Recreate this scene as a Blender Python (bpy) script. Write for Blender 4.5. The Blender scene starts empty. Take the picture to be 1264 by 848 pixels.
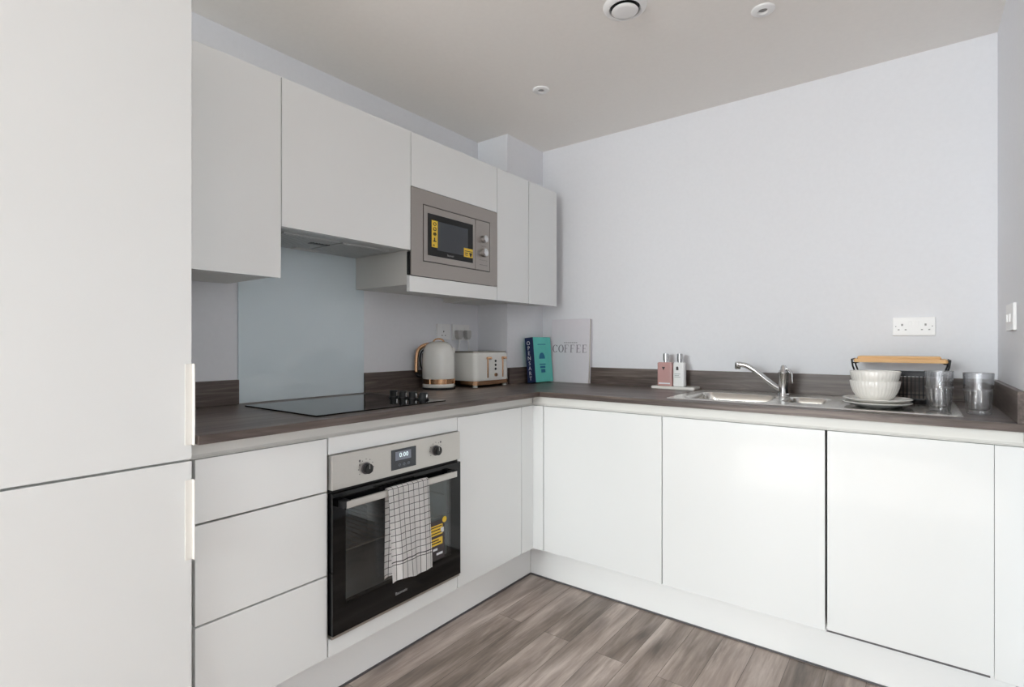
import bpy, bmesh, math, random
from mathutils import Vector, Matrix, Euler
random.seed(7)
PI = math.pi
S = 1.1                       # whole scene and camera scaled about the origin, from units solved on image pixels to metres (worktop top at 0.91 units = 1.0 m)
SC = bpy.context.scene
COL = SC.collection

# ------------------------------------------------------------------ camera
cam = bpy.data.cameras.new('camera'); camo = bpy.data.objects.new('camera', cam); COL.objects.link(camo)
cam.sensor_width = 36.0; cam.sensor_fit = 'HORIZONTAL'; cam.lens = 652.88 / 1264 * 36.0
cam.clip_start = 0.02
camo.location = Vector((1.937, -2.568, 1.1266)) * S
camo.rotation_euler = (PI / 2, 0, math.radians(37.2851))
SC.camera = camo
# ------------------------------------------------------------------ view and world
vs = SC.view_settings
vs.view_transform = 'Standard'; vs.look = 'None'; vs.gamma = 1.0; vs.use_curve_mapping = False
vs.exposure = 0.15
SC.cycles.max_bounces = 14; SC.cycles.diffuse_bounces = 8; SC.cycles.glossy_bounces = 6
SC.cycles.transmission_bounces = 12; SC.cycles.transparent_max_bounces = 16
SC.cycles.caustics_reflective = False; SC.cycles.caustics_refractive = False
SC.cycles.sample_clamp_indirect = 4.0
w = bpy.data.worlds.new('overcast_sky'); SC.world = w; w.use_nodes = True
wn = w.node_tree.nodes; wn['Background'].inputs[0].default_value = (.80, .88, 1.0, 1); wn['Background'].inputs[1].default_value = 1.0

def area(name, loc, rot, sx, sy, power, col=(1, 1, 1), spread=180):
    l = bpy.data.lights.new(name, 'AREA'); l.shape = 'RECTANGLE'; l.size = sx * S; l.size_y = sy * S
    l.energy = power; l.color = col; l.spread = math.radians(spread)
    o = bpy.data.objects.new(name, l); o.location = Vector(loc) * S; o.rotation_euler = rot; COL.objects.link(o)
    return o
sl = bpy.data.lights.new('sun', 'SUN'); sl.energy = 16.0; sl.angle = math.radians(1.5); sl.color = (.97, .985, 1.0)
so = bpy.data.objects.new('sun', sl); so.rotation_euler = (math.radians(46), 0, math.radians(-14)); COL.objects.link(so)
# daylight through the balcony glazing behind the camera and the side window of the living room
area('daylight_balcony', (1.0, -5.06, .95), (PI / 2, 0, 0), 1.5, 1.5, 24, (.985, .99, 1.0))
area('daylight_sky', (.7, -6.1, 2.35), (PI / 2 - math.radians(22), 0, 0), 2.2, 2.0, 440, (.955, .98, 1.0))
area('daylight_side', (4.26, -2.95, 1.25), (PI / 2, 0, PI / 2), 1.7, 1.4, 4, (.99, .99, 1.0))
area('daylight_side_sky', (5.7, -3.3, 2.6), (PI / 2 - math.radians(27), 0, PI / 2 - math.radians(14)), 2.6, 1.8, 68, (.96, .985, 1.0))

# ------------------------------------------------------------------ materials
def lin(c):
    c = c / 255.0
    return c / 12.92 if c <= .04045 else ((c + .055) / 1.055) ** 2.4
def rgb(r, g, b): return (lin(r), lin(g), lin(b), 1)
def mat(name, col, rough=.5, metal=0, coat=0, spec=.5, trans=0, ior=1.45, coat_rough=.03, emis=None, es=0):
    m = bpy.data.materials.new(name); m.use_nodes = True; p = m.node_tree.nodes['Principled BSDF']
    p.inputs['Base Color'].default_value = col; p.inputs['Roughness'].default_value = rough
    p.inputs['Metallic'].default_value = metal; p.inputs['Coat Weight'].default_value = coat
    p.inputs['Coat Roughness'].default_value = coat_rough
    p.inputs['Specular IOR Level'].default_value = spec; p.inputs['Transmission Weight'].default_value = trans
    p.inputs['IOR'].default_value = ior
    if emis: p.inputs['Emission Color'].default_value = emis; p.inputs['Emission Strength'].default_value = es
    return m
def N(m, t, **kw):
    n = m.node_tree.nodes.new(t)
    for k, v in kw.items(): setattr(n, k, v)
    return n
def L(m, a, b): m.node_tree.links.new(a, b)
def P(m): return m.node_tree.nodes['Principled BSDF']
def noisy(m, scale, amount, stretch=(1, 1, 1), bump=0.0, coord='Object'):
    """slight procedural tone variation and bump over the base colour"""
    tc = N(m, 'ShaderNodeTexCoord'); mp = N(m, 'ShaderNodeMapping'); mp.inputs['Scale'].default_value = stretch
    nz = N(m, 'ShaderNodeTexNoise'); nz.inputs['Scale'].default_value = scale; nz.inputs['Detail'].default_value = 5
    L(m, tc.outputs[coord], mp.inputs[0]); L(m, mp.outputs[0], nz.inputs['Vector'])
    base = P(m).inputs['Base Color'].default_value[:]
    cr = N(m, 'ShaderNodeValToRGB'); cr.color_ramp.elements[0].position = .3; cr.color_ramp.elements[1].position = .7
    cr.color_ramp.elements[0].color = tuple(min(1, c * (1 - amount)) for c in base[:3]) + (1,)
    cr.color_ramp.elements[1].color = tuple(min(1, c * (1 + amount)) for c in base[:3]) + (1,)
    L(m, nz.outputs['Fac'], cr.inputs[0]); L(m, cr.outputs[0], P(m).inputs['Base Color'])
    if bump:
        b = N(m, 'ShaderNodeBump'); b.inputs['Strength'].default_value = bump; b.inputs['Distance'].default_value = .001
        L(m, nz.outputs['Fac'], b.inputs['Height']); L(m, b.outputs[0], P(m).inputs['Normal'])
    return m

M = {}
M['wall'] = noisy(mat('painted_wall', rgb(233, 234, 238), .85), 60, .01, bump=.1)
M['ceiling'] = noisy(mat('painted_ceiling', rgb(243, 240, 236), .9), 50, .01, bump=.1)
M['gloss'] = noisy(mat('gloss_white_door', rgb(233, 235, 235), .22, coat=.6, coat_rough=.06), 2, .004)
M['carcass'] = noisy(mat('white_melamine', rgb(216, 216, 212), .45), 8, .01)
M['plinth'] = noisy(mat('gloss_white_plinth', rgb(250, 251, 251), .3, coat=.4, coat_rough=.1), 3, .005)
M['rail'] = noisy(mat('white_rail', rgb(222, 222, 218), .4), 6, .005)
M['grey_strip'] = noisy(mat('grey_rubber_seal', rgb(95, 93, 96), .6), 30, .05)
M['steel'] = noisy(mat('brushed_steel', rgb(176, 170, 162), .34, metal=1), 30, .05, stretch=(1, 1, 30))
M['steel_panel'] = noisy(mat('brushed_steel_panel', rgb(198, 195, 190), .38, metal=.75), 20, .03, stretch=(2, 2, 60))
M['hood_grey'] = noisy(mat('hood_satin_grey', rgb(186, 188, 188), .4, metal=.4), 20, .04)
M['mw_steel'] = noisy(mat('microwave_steel', rgb(162, 156, 151), .36, metal=.7), 20, .03, stretch=(2, 2, 60))
M['sink_steel'] = noisy(mat('sink_steel', rgb(224, 221, 215), .27, metal=1), 20, .04, stretch=(1, 12, 1))
M['chrome'] = noisy(mat('chrome', rgb(205, 205, 206), .08, metal=1), 10, .01)
M['black_glass'] = noisy(mat('black_glass', rgb(9, 9, 10), .05, spec=.4), 3, .02)
M['black'] = noisy(mat('black_plastic', rgb(22, 22, 23), .4), 20, .05)
M['black_metal'] = noisy(mat('black_wire', rgb(30, 30, 34), .45, metal=.2), 20, .05)
M['cavity'] = noisy(mat('oven_enamel', rgb(160, 164, 164), .35), 10, .05)
M['splash'] = noisy(mat('back_painted_glass', rgb(222, 235, 241), .5, coat=1.0, coat_rough=.02), 2, .005)
M['splash_edge'] = noisy(mat('glass_edge', rgb(180, 196, 192), .2), 3, .01)
M['ceramic_white'] = noisy(mat('white_ceramic', rgb(233, 231, 226), .22, coat=.4), 6, .01)
M['cream'] = noisy(mat('cream_enamel', rgb(236, 236, 231), .2, coat=.6), 6, .01)
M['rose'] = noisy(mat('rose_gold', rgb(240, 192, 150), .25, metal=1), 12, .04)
M['bronze'] = noisy(mat('dark_rose_gold_band', rgb(190, 150, 116), .24, metal=1), 12, .04)
M['white_plastic'] = noisy(mat('white_plastic', rgb(240, 240, 240), .3), 6, .005)
M['plug_grey'] = noisy(mat('light_grey_plug', rgb(196, 194, 192), .4), 6, .02)
M['grey_plastic'] = noisy(mat('grey_plastic', rgb(150, 150, 150), .4), 6, .02)
M['cover_paper'] = noisy(mat('pale_cover_paper', rgb(226, 222, 228), .6), 30, .01)
M['page'] = noisy(mat('page_edges', rgb(225, 222, 214), .8), 90, .06, stretch=(1, 1, 1))
M['grey_ink'] = noisy(mat('grey_ink', rgb(130, 124, 134), .6), 30, .05)
M['teal'] = noisy(mat('teal_cover', rgb(98, 200, 190), .45), 12, .05)
M['navy'] = noisy(mat('navy_cloth', rgb(25, 42, 82), .6), 20, .05)
M['navy_ink'] = noisy(mat('navy_ink', rgb(38, 112, 146), .6), 20, .05)
M['white_ink'] = noisy(mat('white_ink', rgb(225, 226, 232), .6), 20, .02)
M['yellow'] = noisy(mat('yellow_sticker', rgb(232, 196, 66), .5), 30, .03)
M['bamboo'] = noisy(mat('bamboo', rgb(222, 178, 122), .5), 14, .12, stretch=(.6, 12, 12))
M['label_dark'] = noisy(mat('dark_label', rgb(60, 52, 55), .5), 20, .05)
M['display'] = noisy(mat('display_glass', rgb(58, 62, 68), .12), 10, .02)
M['display_panel'] = noisy(mat('display_lcd', rgb(120, 126, 140), .3), 10, .02)
M['digit'] = mat('display_digit', rgb(220, 232, 235), .4, emis=rgb(215, 235, 240), es=.7)
M['floor_dark'] = noisy(mat('dark_gap', rgb(60, 56, 56), .8), 10, .05)
M['lamp_glass'] = noisy(mat('frosted_lens', rgb(200, 200, 198), .35), 10, .01)

def glass_mat(name, tint=(1, 1, 1, 1), rough=0.0, ior=1.5):
    m = bpy.data.materials.new(name); m.use_nodes = True; p = P(m)
    p.inputs['Base Color'].default_value = tint; p.inputs['Roughness'].default_value = rough
    p.inputs['Transmission Weight'].default_value = 1; p.inputs['IOR'].default_value = ior
    return m
def clear_glass(name, part):
    m = bpy.data.materials.new(name); m.use_transparent_shadow = True; m.use_nodes = True; nt = m.node_tree; nt.nodes.remove(P(m))
    tr = N(m, 'ShaderNodeBsdfTransparent'); tr.inputs[0].default_value = (.96, .97, .985, 1)
    gl = N(m, 'ShaderNodeBsdfGlass'); gl.inputs['IOR'].default_value = 1.5; gl.inputs['Roughness'].default_value = 0
    mx = N(m, 'ShaderNodeMixShader'); mx.inputs[0].default_value = part; L(m, tr.outputs[0], mx.inputs[1]); L(m, gl.outputs[0], mx.inputs[2])
    L(m, mx.outputs[0], nt.nodes['Material Output'].inputs[0]); return m
def thin_glass(name):
    m = bpy.data.materials.new(name); m.use_nodes = True; nt = m.node_tree; nt.nodes.remove(P(m))
    lw = N(m, 'ShaderNodeLayerWeight'); lw.inputs[0].default_value = .5
    cr = N(m, 'ShaderNodeValToRGB'); e = cr.color_ramp.elements; e[0].position = .45; e[0].color = (.985, .99, 1.0, 1); e[1].position = .97; e[1].color = (.62, .65, .69, 1)
    L(m, lw.outputs['Facing'], cr.inputs[0])
    tr = N(m, 'ShaderNodeBsdfTransparent'); L(m, cr.outputs[0], tr.inputs[0])
    gl = N(m, 'ShaderNodeBsdfGlossy'); gl.inputs['Roughness'].default_value = .03
    pw = N(m, 'ShaderNodeMath', operation='POWER'); L(m, lw.outputs['Facing'], pw.inputs[0]); pw.inputs[1].default_value = 3
    fr = N(m, 'ShaderNodeMath', operation='MULTIPLY_ADD'); L(m, pw.outputs[0], fr.inputs[0]); fr.inputs[1].default_value = .8; fr.inputs[2].default_value = .13
    mx = N(m, 'ShaderNodeMixShader'); L(m, fr.outputs[0], mx.inputs[0]); L(m, tr.outputs[0], mx.inputs[1]); L(m, gl.outputs[0], mx.inputs[2])
    g2 = N(m, 'ShaderNodeBsdfGlass'); g2.inputs['IOR'].default_value = 1.45
    m2 = N(m, 'ShaderNodeMixShader'); m2.inputs[0].default_value = .22; L(m, mx.outputs[0], m2.inputs[1]); L(m, g2.outputs[0], m2.inputs[2])
    L(m, m2.outputs[0], nt.nodes['Material Output'].inputs[0]); return m
M['tumbler'] = thin_glass('clear_tumbler_glass')
M['pink_liquid'] = mat('pink_liquid_soap', rgb(244, 194, 190), .06, trans=.4, ior=1.36, coat=.8)
def tinted_pane(name, tint, ior=1.5):
    m = bpy.data.materials.new(name); m.use_transparent_shadow = True; m.use_nodes = True; nt = m.node_tree; nt.nodes.remove(P(m))
    tr = N(m, 'ShaderNodeBsdfTransparent'); tr.inputs[0].default_value = tint
    gl = N(m, 'ShaderNodeBsdfGlossy'); gl.inputs['Roughness'].default_value = .02
    lw = N(m, 'ShaderNodeLayerWeight'); lw.inputs[0].default_value = .5
    pw = N(m, 'ShaderNodeMath', operation='POWER'); L(m, lw.outputs['Facing'], pw.inputs[0]); pw.inputs[1].default_value = 4
    fr = N(m, 'ShaderNodeMath', operation='MULTIPLY_ADD'); L(m, pw.outputs[0], fr.inputs[0]); fr.inputs[1].default_value = .75; fr.inputs[2].default_value = ((ior - 1) / (ior + 1)) ** 2
    mx = N(m, 'ShaderNodeMixShader'); L(m, fr.outputs[0], mx.inputs[0]); L(m, tr.outputs[0], mx.inputs[1]); L(m, gl.outputs[0], mx.inputs[2])
    L(m, mx.outputs[0], nt.nodes['Material Output'].inputs[0]); return m
M['pane'] = tinted_pane('window_pane_glass', (.96, .98, .97, 1))
M['oven_pane'] = tinted_pane('oven_door_glass', (.74, .77, .78, 1), 1.75)

def wood(name, axis, dark, mid, light, rough, sc=1.0, spec=.5):
    """streaky wood decor, grain along the given axis"""
    m = mat(name, (.2, .2, .2, 1), rough, spec=spec)
    tc = N(m, 'ShaderNodeTexCoord'); mp = N(m, 'ShaderNodeMapping')
    s = [14 * sc, 14 * sc, 14 * sc]; s[axis] = 1.1 * sc; mp.inputs['Scale'].default_value = s
    L(m, tc.outputs['Object'], mp.inputs[0])
    n1 = N(m, 'ShaderNodeTexNoise'); n1.inputs['Scale'].default_value = 1.6; n1.inputs['Detail'].default_value = 8; n1.inputs['Roughness'].default_value = .65; n1.inputs['Distortion'].default_value = .7
    L(m, mp.outputs[0], n1.inputs['Vector'])
    mp2 = N(m, 'ShaderNodeMapping'); s2 = [90 * sc] * 3; s2[axis] = 3 * sc; mp2.inputs['Scale'].default_value = s2
    L(m, tc.outputs['Object'], mp2.inputs[0])
    n2 = N(m, 'ShaderNodeTexNoise'); n2.inputs['Scale'].default_value = 1.2; n2.inputs['Detail'].default_value = 3
    L(m, mp2.outputs[0], n2.inputs['Vector'])
    ad = N(m, 'ShaderNodeMath', operation='MULTIPLY_ADD'); ad.inputs[1].default_value = .3; L(m, n2.outputs['Fac'], ad.inputs[0]); 
    sb = N(m, 'ShaderNodeMath', operation='SUBTRACT'); L(m, n1.outputs['Fac'], sb.inputs[0]); sb.inputs[1].default_value = .15
    L(m, sb.outputs[0], ad.inputs[2])
    cr = N(m, 'ShaderNodeValToRGB'); e = cr.color_ramp.elements; e[0].position = .3; e[0].color = dark; e[1].position = .68; e[1].color = light
    x = e.new(.5); x.color = mid
    L(m, ad.outputs[0], cr.inputs[0]); L(m, cr.outputs[0], P(m).inputs['Base Color'])
    b = N(m, 'ShaderNodeBump'); b.inputs['Strength'].default_value = .15; b.inputs['Distance'].default_value = .0006
    L(m, n2.outputs['Fac'], b.inputs['Height']); L(m, b.outputs[0], P(m).inputs['Normal'])
    return m
WD, WM, WL = rgb(62, 52, 48), rgb(94, 83, 78), rgb(128, 116, 109)
M['worktop_y'] = wood('worktop_oak_decor_lengthwise', 1, WD, WM, WL, .36)
M['worktop_x'] = wood('worktop_oak_decor_crosswise', 0, WD, WM, WL, .36)

def floor_mat():
    m = mat('vinyl_oak_planks', (.2, .2, .2, 1), .38)
    tc = N(m, 'ShaderNodeTexCoord')
    sx = N(m, 'ShaderNodeSeparateXYZ'); L(m, tc.outputs['Object'], sx.inputs[0])
    cb = N(m, 'ShaderNodeCombineXYZ'); L(m, sx.outputs[1], cb.inputs[0]); L(m, sx.outputs[0], cb.inputs[1])
    br = N(m, 'ShaderNodeTexBrick', offset=.37, offset_frequency=2)
    for k, v in {'Scale': 1, 'Mortar Size': .0008, 'Mortar Smooth': .3, 'Brick Width': 1.15, 'Row Height': .125, 'Bias': 0}.items(): br.inputs[k].default_value = v
    br.inputs['Color1'].default_value = (.25, .25, .25, 1); br.inputs['Color2'].default_value = (.75, .75, .75, 1); br.inputs['Mortar'].default_value = (.15, .15, .15, 1)
    L(m, cb.outputs[0], br.inputs['Vector'])
    # grain, shifted per plank by the brick tone
    off = N(m, 'ShaderNodeVectorMath', operation='SCALE'); L(m, br.outputs['Color'], off.inputs[0]); off.inputs['Scale'].default_value = 9
    ad = N(m, 'ShaderNodeVectorMath', operation='ADD'); L(m, tc.outputs['Object'], ad.inputs[0]); L(m, off.outputs[0], ad.inputs[1])
    mp = N(m, 'ShaderNodeMapping'); mp.inputs['Scale'].default_value = (9, 1.15, 1); L(m, ad.outputs[0], mp.inputs[0])
    n1 = N(m, 'ShaderNodeTexNoise'); n1.inputs['Scale'].default_value = 1.5; n1.inputs['Detail'].default_value = 9; n1.inputs['Roughness'].default_value = .6; n1.inputs['Distortion'].default_value = .35
    L(m, mp.outputs[0], n1.inputs['Vector'])
    mp2 = N(m, 'ShaderNodeMapping'); mp2.inputs['Scale'].default_value = (120, 5, 1); L(m, ad.outputs[0], mp2.inputs[0])
    n2 = N(m, 'ShaderNodeTexNoise'); n2.inputs['Scale'].default_value = 1; n2.inputs['Detail'].default_value = 4; L(m, mp2.outputs[0], n2.inputs['Vector'])
    a = N(m, 'ShaderNodeMath', operation='MULTIPLY_ADD'); L(m, n2.outputs['Fac'], a.inputs[0]); a.inputs[1].default_value = .20; L(m, n1.outputs['Fac'], a.inputs[2])
    b = N(m, 'ShaderNodeMath', operation='MULTIPLY_ADD'); L(m, br.outputs['Color'], b.inputs[0]); b.inputs[1].default_value = .30; L(m, a.outputs[0], b.inputs[2])
    cr = N(m, 'ShaderNodeValToRGB'); e = cr.color_ramp.elements
    e[0].position = .46; e[0].color = rgb(88, 79, 74); e[1].position = 1.0; e[1].color = rgb(214, 202, 194)
    x = e.new(.64); x.color = rgb(134, 121, 112); x = e.new(.80); x.color = rgb(172, 157, 148)
    L(m, b.outputs[0], cr.inputs[0])
    # dark knots
    mp3 = N(m, 'ShaderNodeMapping'); mp3.inputs['Scale'].default_value = (7, 2.6, 1); L(m, ad.outputs[0], mp3.inputs[0])
    vo = N(m, 'ShaderNodeTexVoronoi'); vo.inputs['Scale'].default_value = 1; L(m, mp3.outputs[0], vo.inputs['Vector'])
    kr = N(m, 'ShaderNodeValToRGB'); kr.color_ramp.elements[0].position = .04; kr.color_ramp.elements[0].color = (.38, .38, .39, 1); kr.color_ramp.elements[1].position = .30; kr.color_ramp.elements[1].color = (1, 1, 1, 1)
    L(m, vo.outputs['Distance'], kr.inputs[0])
    mu = N(m, 'ShaderNodeMix', data_type='RGBA', blend_type='MULTIPLY'); mu.inputs[0].default_value = .7
    L(m, cr.outputs[0], mu.inputs[6]); L(m, kr.outputs[0], mu.inputs[7])
    mo = N(m, 'ShaderNodeMix', data_type='RGBA'); L(m, br.outputs['Fac'], mo.inputs[0]); L(m, mu.outputs[2], mo.inputs[6]); mo.inputs[7].default_value = rgb(70, 62, 58)
    L(m, mo.outputs[2], P(m).inputs['Base Color'])
    bp = N(m, 'ShaderNodeBump'); bp.inputs['Strength'].default_value = .2; bp.inputs['Distance'].default_value = .0008
    L(m, n2.outputs['Fac'], bp.inputs['Height']); L(m, bp.outputs[0], P(m).inputs['Normal'])
    return m
M['floor'] = floor_mat()

def towel_mat():
    m = mat('checked_cotton', rgb(232, 230, 228), .9, spec=.2)
    uv = N(m, 'ShaderNodeUVMap'); sp = N(m, 'ShaderNodeSeparateXYZ'); L(m, uv.outputs[0], sp.inputs[0])
    def lines(sock, n, wd):
        a = N(m, 'ShaderNodeMath', operation='MULTIPLY'); L(m, sock, a.inputs[0]); a.inputs[1].default_value = n
        f = N(m, 'ShaderNodeMath', operation='FRACT'); L(m, a.outputs[0], f.inputs[0])
        c = N(m, 'ShaderNodeMath', operation='LESS_THAN'); L(m, f.outputs[0], c.inputs[0]); c.inputs[1].default_value = wd
        return c.outputs[0]
    def band(sock, lo, hi):
        a = N(m, 'ShaderNodeMath', operation='GREATER_THAN'); L(m, sock, a.inputs[0]); a.inputs[1].default_value = lo
        b = N(m, 'ShaderNodeMath', operation='LESS_THAN'); L(m, sock, b.inputs[0]); b.inputs[1].default_value = hi
        c = N(m, 'ShaderNodeMath', operation='MULTIPLY'); L(m, a.outputs[0], c.inputs[0]); L(m, b.outputs[0], c.inputs[1]); return c.outputs[0]
    def mx(a, b):
        c = N(m, 'ShaderNodeMath', operation='MAXIMUM'); L(m, a, c.inputs[0]); L(m, b, c.inputs[1]); return c.outputs[0]
    u, v = sp.outputs[0], sp.outputs[1]
    # u in cm/100 across, v in metres from the front hem upward; check every 26 mm
    gv = N(m, 'ShaderNodeMath', operation='GREATER_THAN'); L(m, v, gv.inputs[0]); gv.inputs[1].default_value = .052
    hl = N(m, 'ShaderNodeMath', operation='MULTIPLY'); L(m, lines(v, 42, .085), hl.inputs[0]); L(m, gv.outputs[0], hl.inputs[1])
    k = mx(mx(lines(u, 42, .085), hl.outputs[0]), mx(band(v, .060, .0625), band(v, .070, .0725)))
    mi = N(m, 'ShaderNodeMix', data_type='RGBA'); L(m, k, mi.inputs[0]); mi.inputs[6].default_value = rgb(247, 245, 244); mi.inputs[7].default_value = rgb(38, 37, 44)
    L(m, mi.outputs[2], P(m).inputs['Base Color'])
    wv = N(m, 'ShaderNodeTexNoise'); wv.inputs['Scale'].default_value = 900; bp = N(m, 'ShaderNodeBump'); bp.inputs['Strength'].default_value = .2; bp.inputs['Distance'].default_value = .0006
    L(m, wv.outputs['Fac'], bp.inputs['Height']); L(m, bp.outputs[0], P(m).inputs['Normal'])
    return m
M['towel'] = towel_mat()

# ------------------------------------------------------------------ helpers
BASE = {}
def V3(p): return Vector(p)
def thing(name, label, cat, loc=(0, 0, 0), rotz=0, group=None, local=False):
    o = bpy.data.objects.new(name, None); COL.objects.link(o); o.empty_display_size = .05
    o.location = Vector(loc) * S; o.rotation_euler = (0, 0, rotz); o['label'] = label; o['category'] = cat
    if group: o['group'] = group
    BASE[o.name] = Vector((0, 0, 0)) if local else Vector(loc)
    return o
def tag(o, label, cat, group=None):
    o['label'] = label; o['category'] = cat
    if group: o['group'] = group
    return o
def obj(name, bm, m, parent=None, smooth=False, label=None, auto=None):
    """link a bmesh given in image-solved units as ONE mesh object"""
    me = bpy.data.meshes.new(name)
    if parent is None:
        xs = [v.co for v in bm.verts]
        b = Vector(((min(c.x for c in xs) + max(c.x for c in xs)) / 2, (min(c.y for c in xs) + max(c.y for c in xs)) / 2, min(c.z for c in xs)))
    else: b = BASE[parent.name]
    for v in bm.verts: v.co = (v.co - b) * S
    bmesh.ops.recalc_face_normals(bm, faces=bm.faces[:])
    if smooth:
        for f in bm.faces: f.smooth = True
        if auto is not None:
            for e in bm.edges:
                if len(e.link_faces) == 2 and e.calc_face_angle(0) > math.radians(auto): e.smooth = False
    bm.to_mesh(me); bm.free(); me.materials.append(m)
    o = bpy.data.objects.new(name, me); COL.objects.link(o); BASE[o.name] = b
    if parent is None: o.location = b * S
    else: o.parent = parent
    if label: o['label'] = label
    return o
def struct(name, bm, m): 
    o = obj(name, bm, m); o['kind'] = 'structure'; return o
def nb(): return bmesh.new()
def box(bm, x0, x1, y0, y1, z0, z1, bev=0, seg=2):
    t = bmesh.new(); bmesh.ops.create_cube(t, size=1)
    for v in t.verts: v.co = Vector(((x0 + x1) / 2 + v.co.x * (x1 - x0), (y0 + y1) / 2 + v.co.y * (y1 - y0), (z0 + z1) / 2 + v.co.z * (z1 - z0)))
    if bev: bmesh.ops.bevel(t, geom=t.edges[:], offset=bev, segments=seg, affect='EDGES', profile=.6)
    merge(bm, t); return bm
def merge(bm, t, mtx=None):
    me = bpy.data.meshes.new('tmp'); 
    if mtx is not None: bmesh.ops.transform(t, matrix=mtx, verts=t.verts[:])
    t.to_mesh(me); t.free(); bm.from_mesh(me); bpy.data.meshes.remove(me); return bm
def prism(bm, pts, axis, a, b, bev=0):
    """extrude a 2D outline along an axis (0 x: pts=(y,z); 1 y: pts=(x,z); 2 z: pts=(x,y))"""
    t = bmesh.new()
    def mk(p, c): return {0: (c, p[0], p[1]), 1: (p[0], c, p[1]), 2: (p[0], p[1], c)}[axis]
    r0 = [t.verts.new(mk(p, a)) for p in pts]; r1 = [t.verts.new(mk(p, b)) for p in pts]
    n = len(pts); t.faces.new(r0); t.faces.new(r1[::-1])
    for i in range(n): t.faces.new((r0[i], r1[i], r1[(i + 1) % n], r0[(i + 1) % n]))
    if bev:
        t.normal_update(); bmesh.ops.bevel(t, geom=[e for e in t.edges if e.calc_face_angle(0) > .6], offset=bev, segments=2, affect='EDGES')
    merge(bm, t); return bm
def lathe(bm, prof, c=(0, 0), seg=48, rfun=None):
    """revolve (r,z) profile about a vertical axis; rfun(angle, z) scales the radius"""
    rings = []
    for r, z in prof:
        if r < 1e-6: rings.append([bm.verts.new((c[0], c[1], z))])
        else:
            ring = []
            for i in range(seg):
                a = 2 * PI * i / seg; k = rfun(a, z) if rfun else 1
                ring.append(bm.verts.new((c[0] + r * k * math.cos(a), c[1] + r * k * math.sin(a), z)))
            rings.append(ring)
    for a, b in zip(rings, rings[1:]):
        if len(a) == 1 and len(b) == 1: continue
        for i in range(seg):
            j = (i + 1) % seg
            if len(a) == 1: bm.faces.new((a[0], b[j], b[i]))
            elif len(b) == 1: bm.faces.new((a[i], a[j], b[0]))
            else: bm.faces.new((a[i], a[j], b[j], b[i]))
    return bm
def disc(bm, c, r, axis, depth, seg=32, bev=0, r2=None):
    """cylinder from c along +axis by depth"""
    t = bmesh.new(); bmesh.ops.create_cone(t, cap_ends=True, segments=seg, radius1=r, radius2=r if r2 is None else r2, depth=abs(depth))
    if bev: bmesh.ops.bevel(t, geom=[e for e in t.edges if e.calc_face_angle(0) > .8], offset=bev, segments=2, affect='EDGES')
    R = {2: Matrix.Identity(4), 0: Matrix.Rotation(PI / 2, 4, 'Y'), 1: Matrix.Rotation(-PI / 2, 4, 'X')}[axis]
    o = Vector((0, 0, 0)); o[axis] = depth / 2
    if depth < 0: R = Matrix.Rotation(PI, 4, 'X' if axis != 0 else 'Y') @ R if False else R
    merge(bm, t, Matrix.Translation(Vector(c) + o) @ R); return bm
def tube(bm, pts, r, seg=10, closed=False, flat=1.0, rs=None):
    """sweep a round section along a polyline"""
    pts = [Vector(p) for p in pts]; n = len(pts); rings = []; up = None
    for i, p in enumerate(pts):
        if closed: d = (pts[(i + 1) % n] - pts[i - 1]).normalized()
        else: d = (pts[min(i + 1, n - 1)] - pts[max(i - 1, 0)]).normalized()
        if up is None:
            up = Vector((0, 0, 1)) if abs(d.z) < .9 else Vector((0, 1, 0))
        s = d.cross(up).normalized(); u = s.cross(d).normalized(); up = u
        rr = rs[i] if rs else r
        rings.append([bm.verts.new(p + s * rr * math.cos(2 * PI * k / seg) + u * rr * flat * math.sin(2 * PI * k / seg)) for k in range(seg)])
    m = n if closed else n - 1
    for i in range(m):
        a, b = rings[i], rings[(i + 1) % n]
        for k in range(seg): bm.faces.new((a[k], a[(k + 1) % seg], b[(k + 1) % seg], b[k]))
    if not closed: bm.faces.new(rings[0]); bm.faces.new(rings[-1][::-1])
    return bm
def curve(pts, n=8):
    """Catmull-Rom through the points"""
    P_ = [Vector(p) for p in pts]; P_ = [P_[0] * 2 - P_[1]] + P_ + [P_[-1] * 2 - P_[-2]]; out = []
    for i in range(1, len(P_) - 2):
        a, b, c, d = P_[i - 1:i + 3]
        for k in range(n):
            t = k / n; out.append(.5 * ((2 * b) + (c - a) * t + (2 * a - 5 * b + 4 * c - d) * t * t + (3 * b - a - 3 * c + d) * t ** 3))
    out.append(P_[-2]); return out
def letters(bm, txt, size, origin, u, v, depth=.0006, spacing=1.0, stack=False):
    """raised lettering: u reading direction, v up direction, in image-solved units"""
    c = bpy.data.curves.new('tmp', 'FONT'); c.body = '\n'.join(txt) if stack else txt; c.size = size; c.align_x = 'CENTER'; c.align_y = 'CENTER'
    c.extrude = depth / 2; c.space_character = spacing; c.space_line = spacing if stack else 1; c.resolution_u = 3
    o = bpy.data.objects.new('tmp', c); me = o.to_mesh()
    t = bmesh.new(); t.from_mesh(me); o.to_mesh_clear(); bpy.data.objects.remove(o); bpy.data.curves.remove(c)
    u = Vector(u).normalized(); v = Vector(v).normalized(); n = u.cross(v)
    mt = Matrix((u, v, n)).transposed().to_4x4(); mt.translation = Vector(origin)
    merge(bm, t, mt); return bm
def copy_tree(o, parent=None):
    c = o.copy(); COL.objects.link(c); BASE[c.name] = BASE.get(o.name)
    if parent: c.parent = parent
    for ch in list(o.children): copy_tree(ch, c)
    return c

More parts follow.
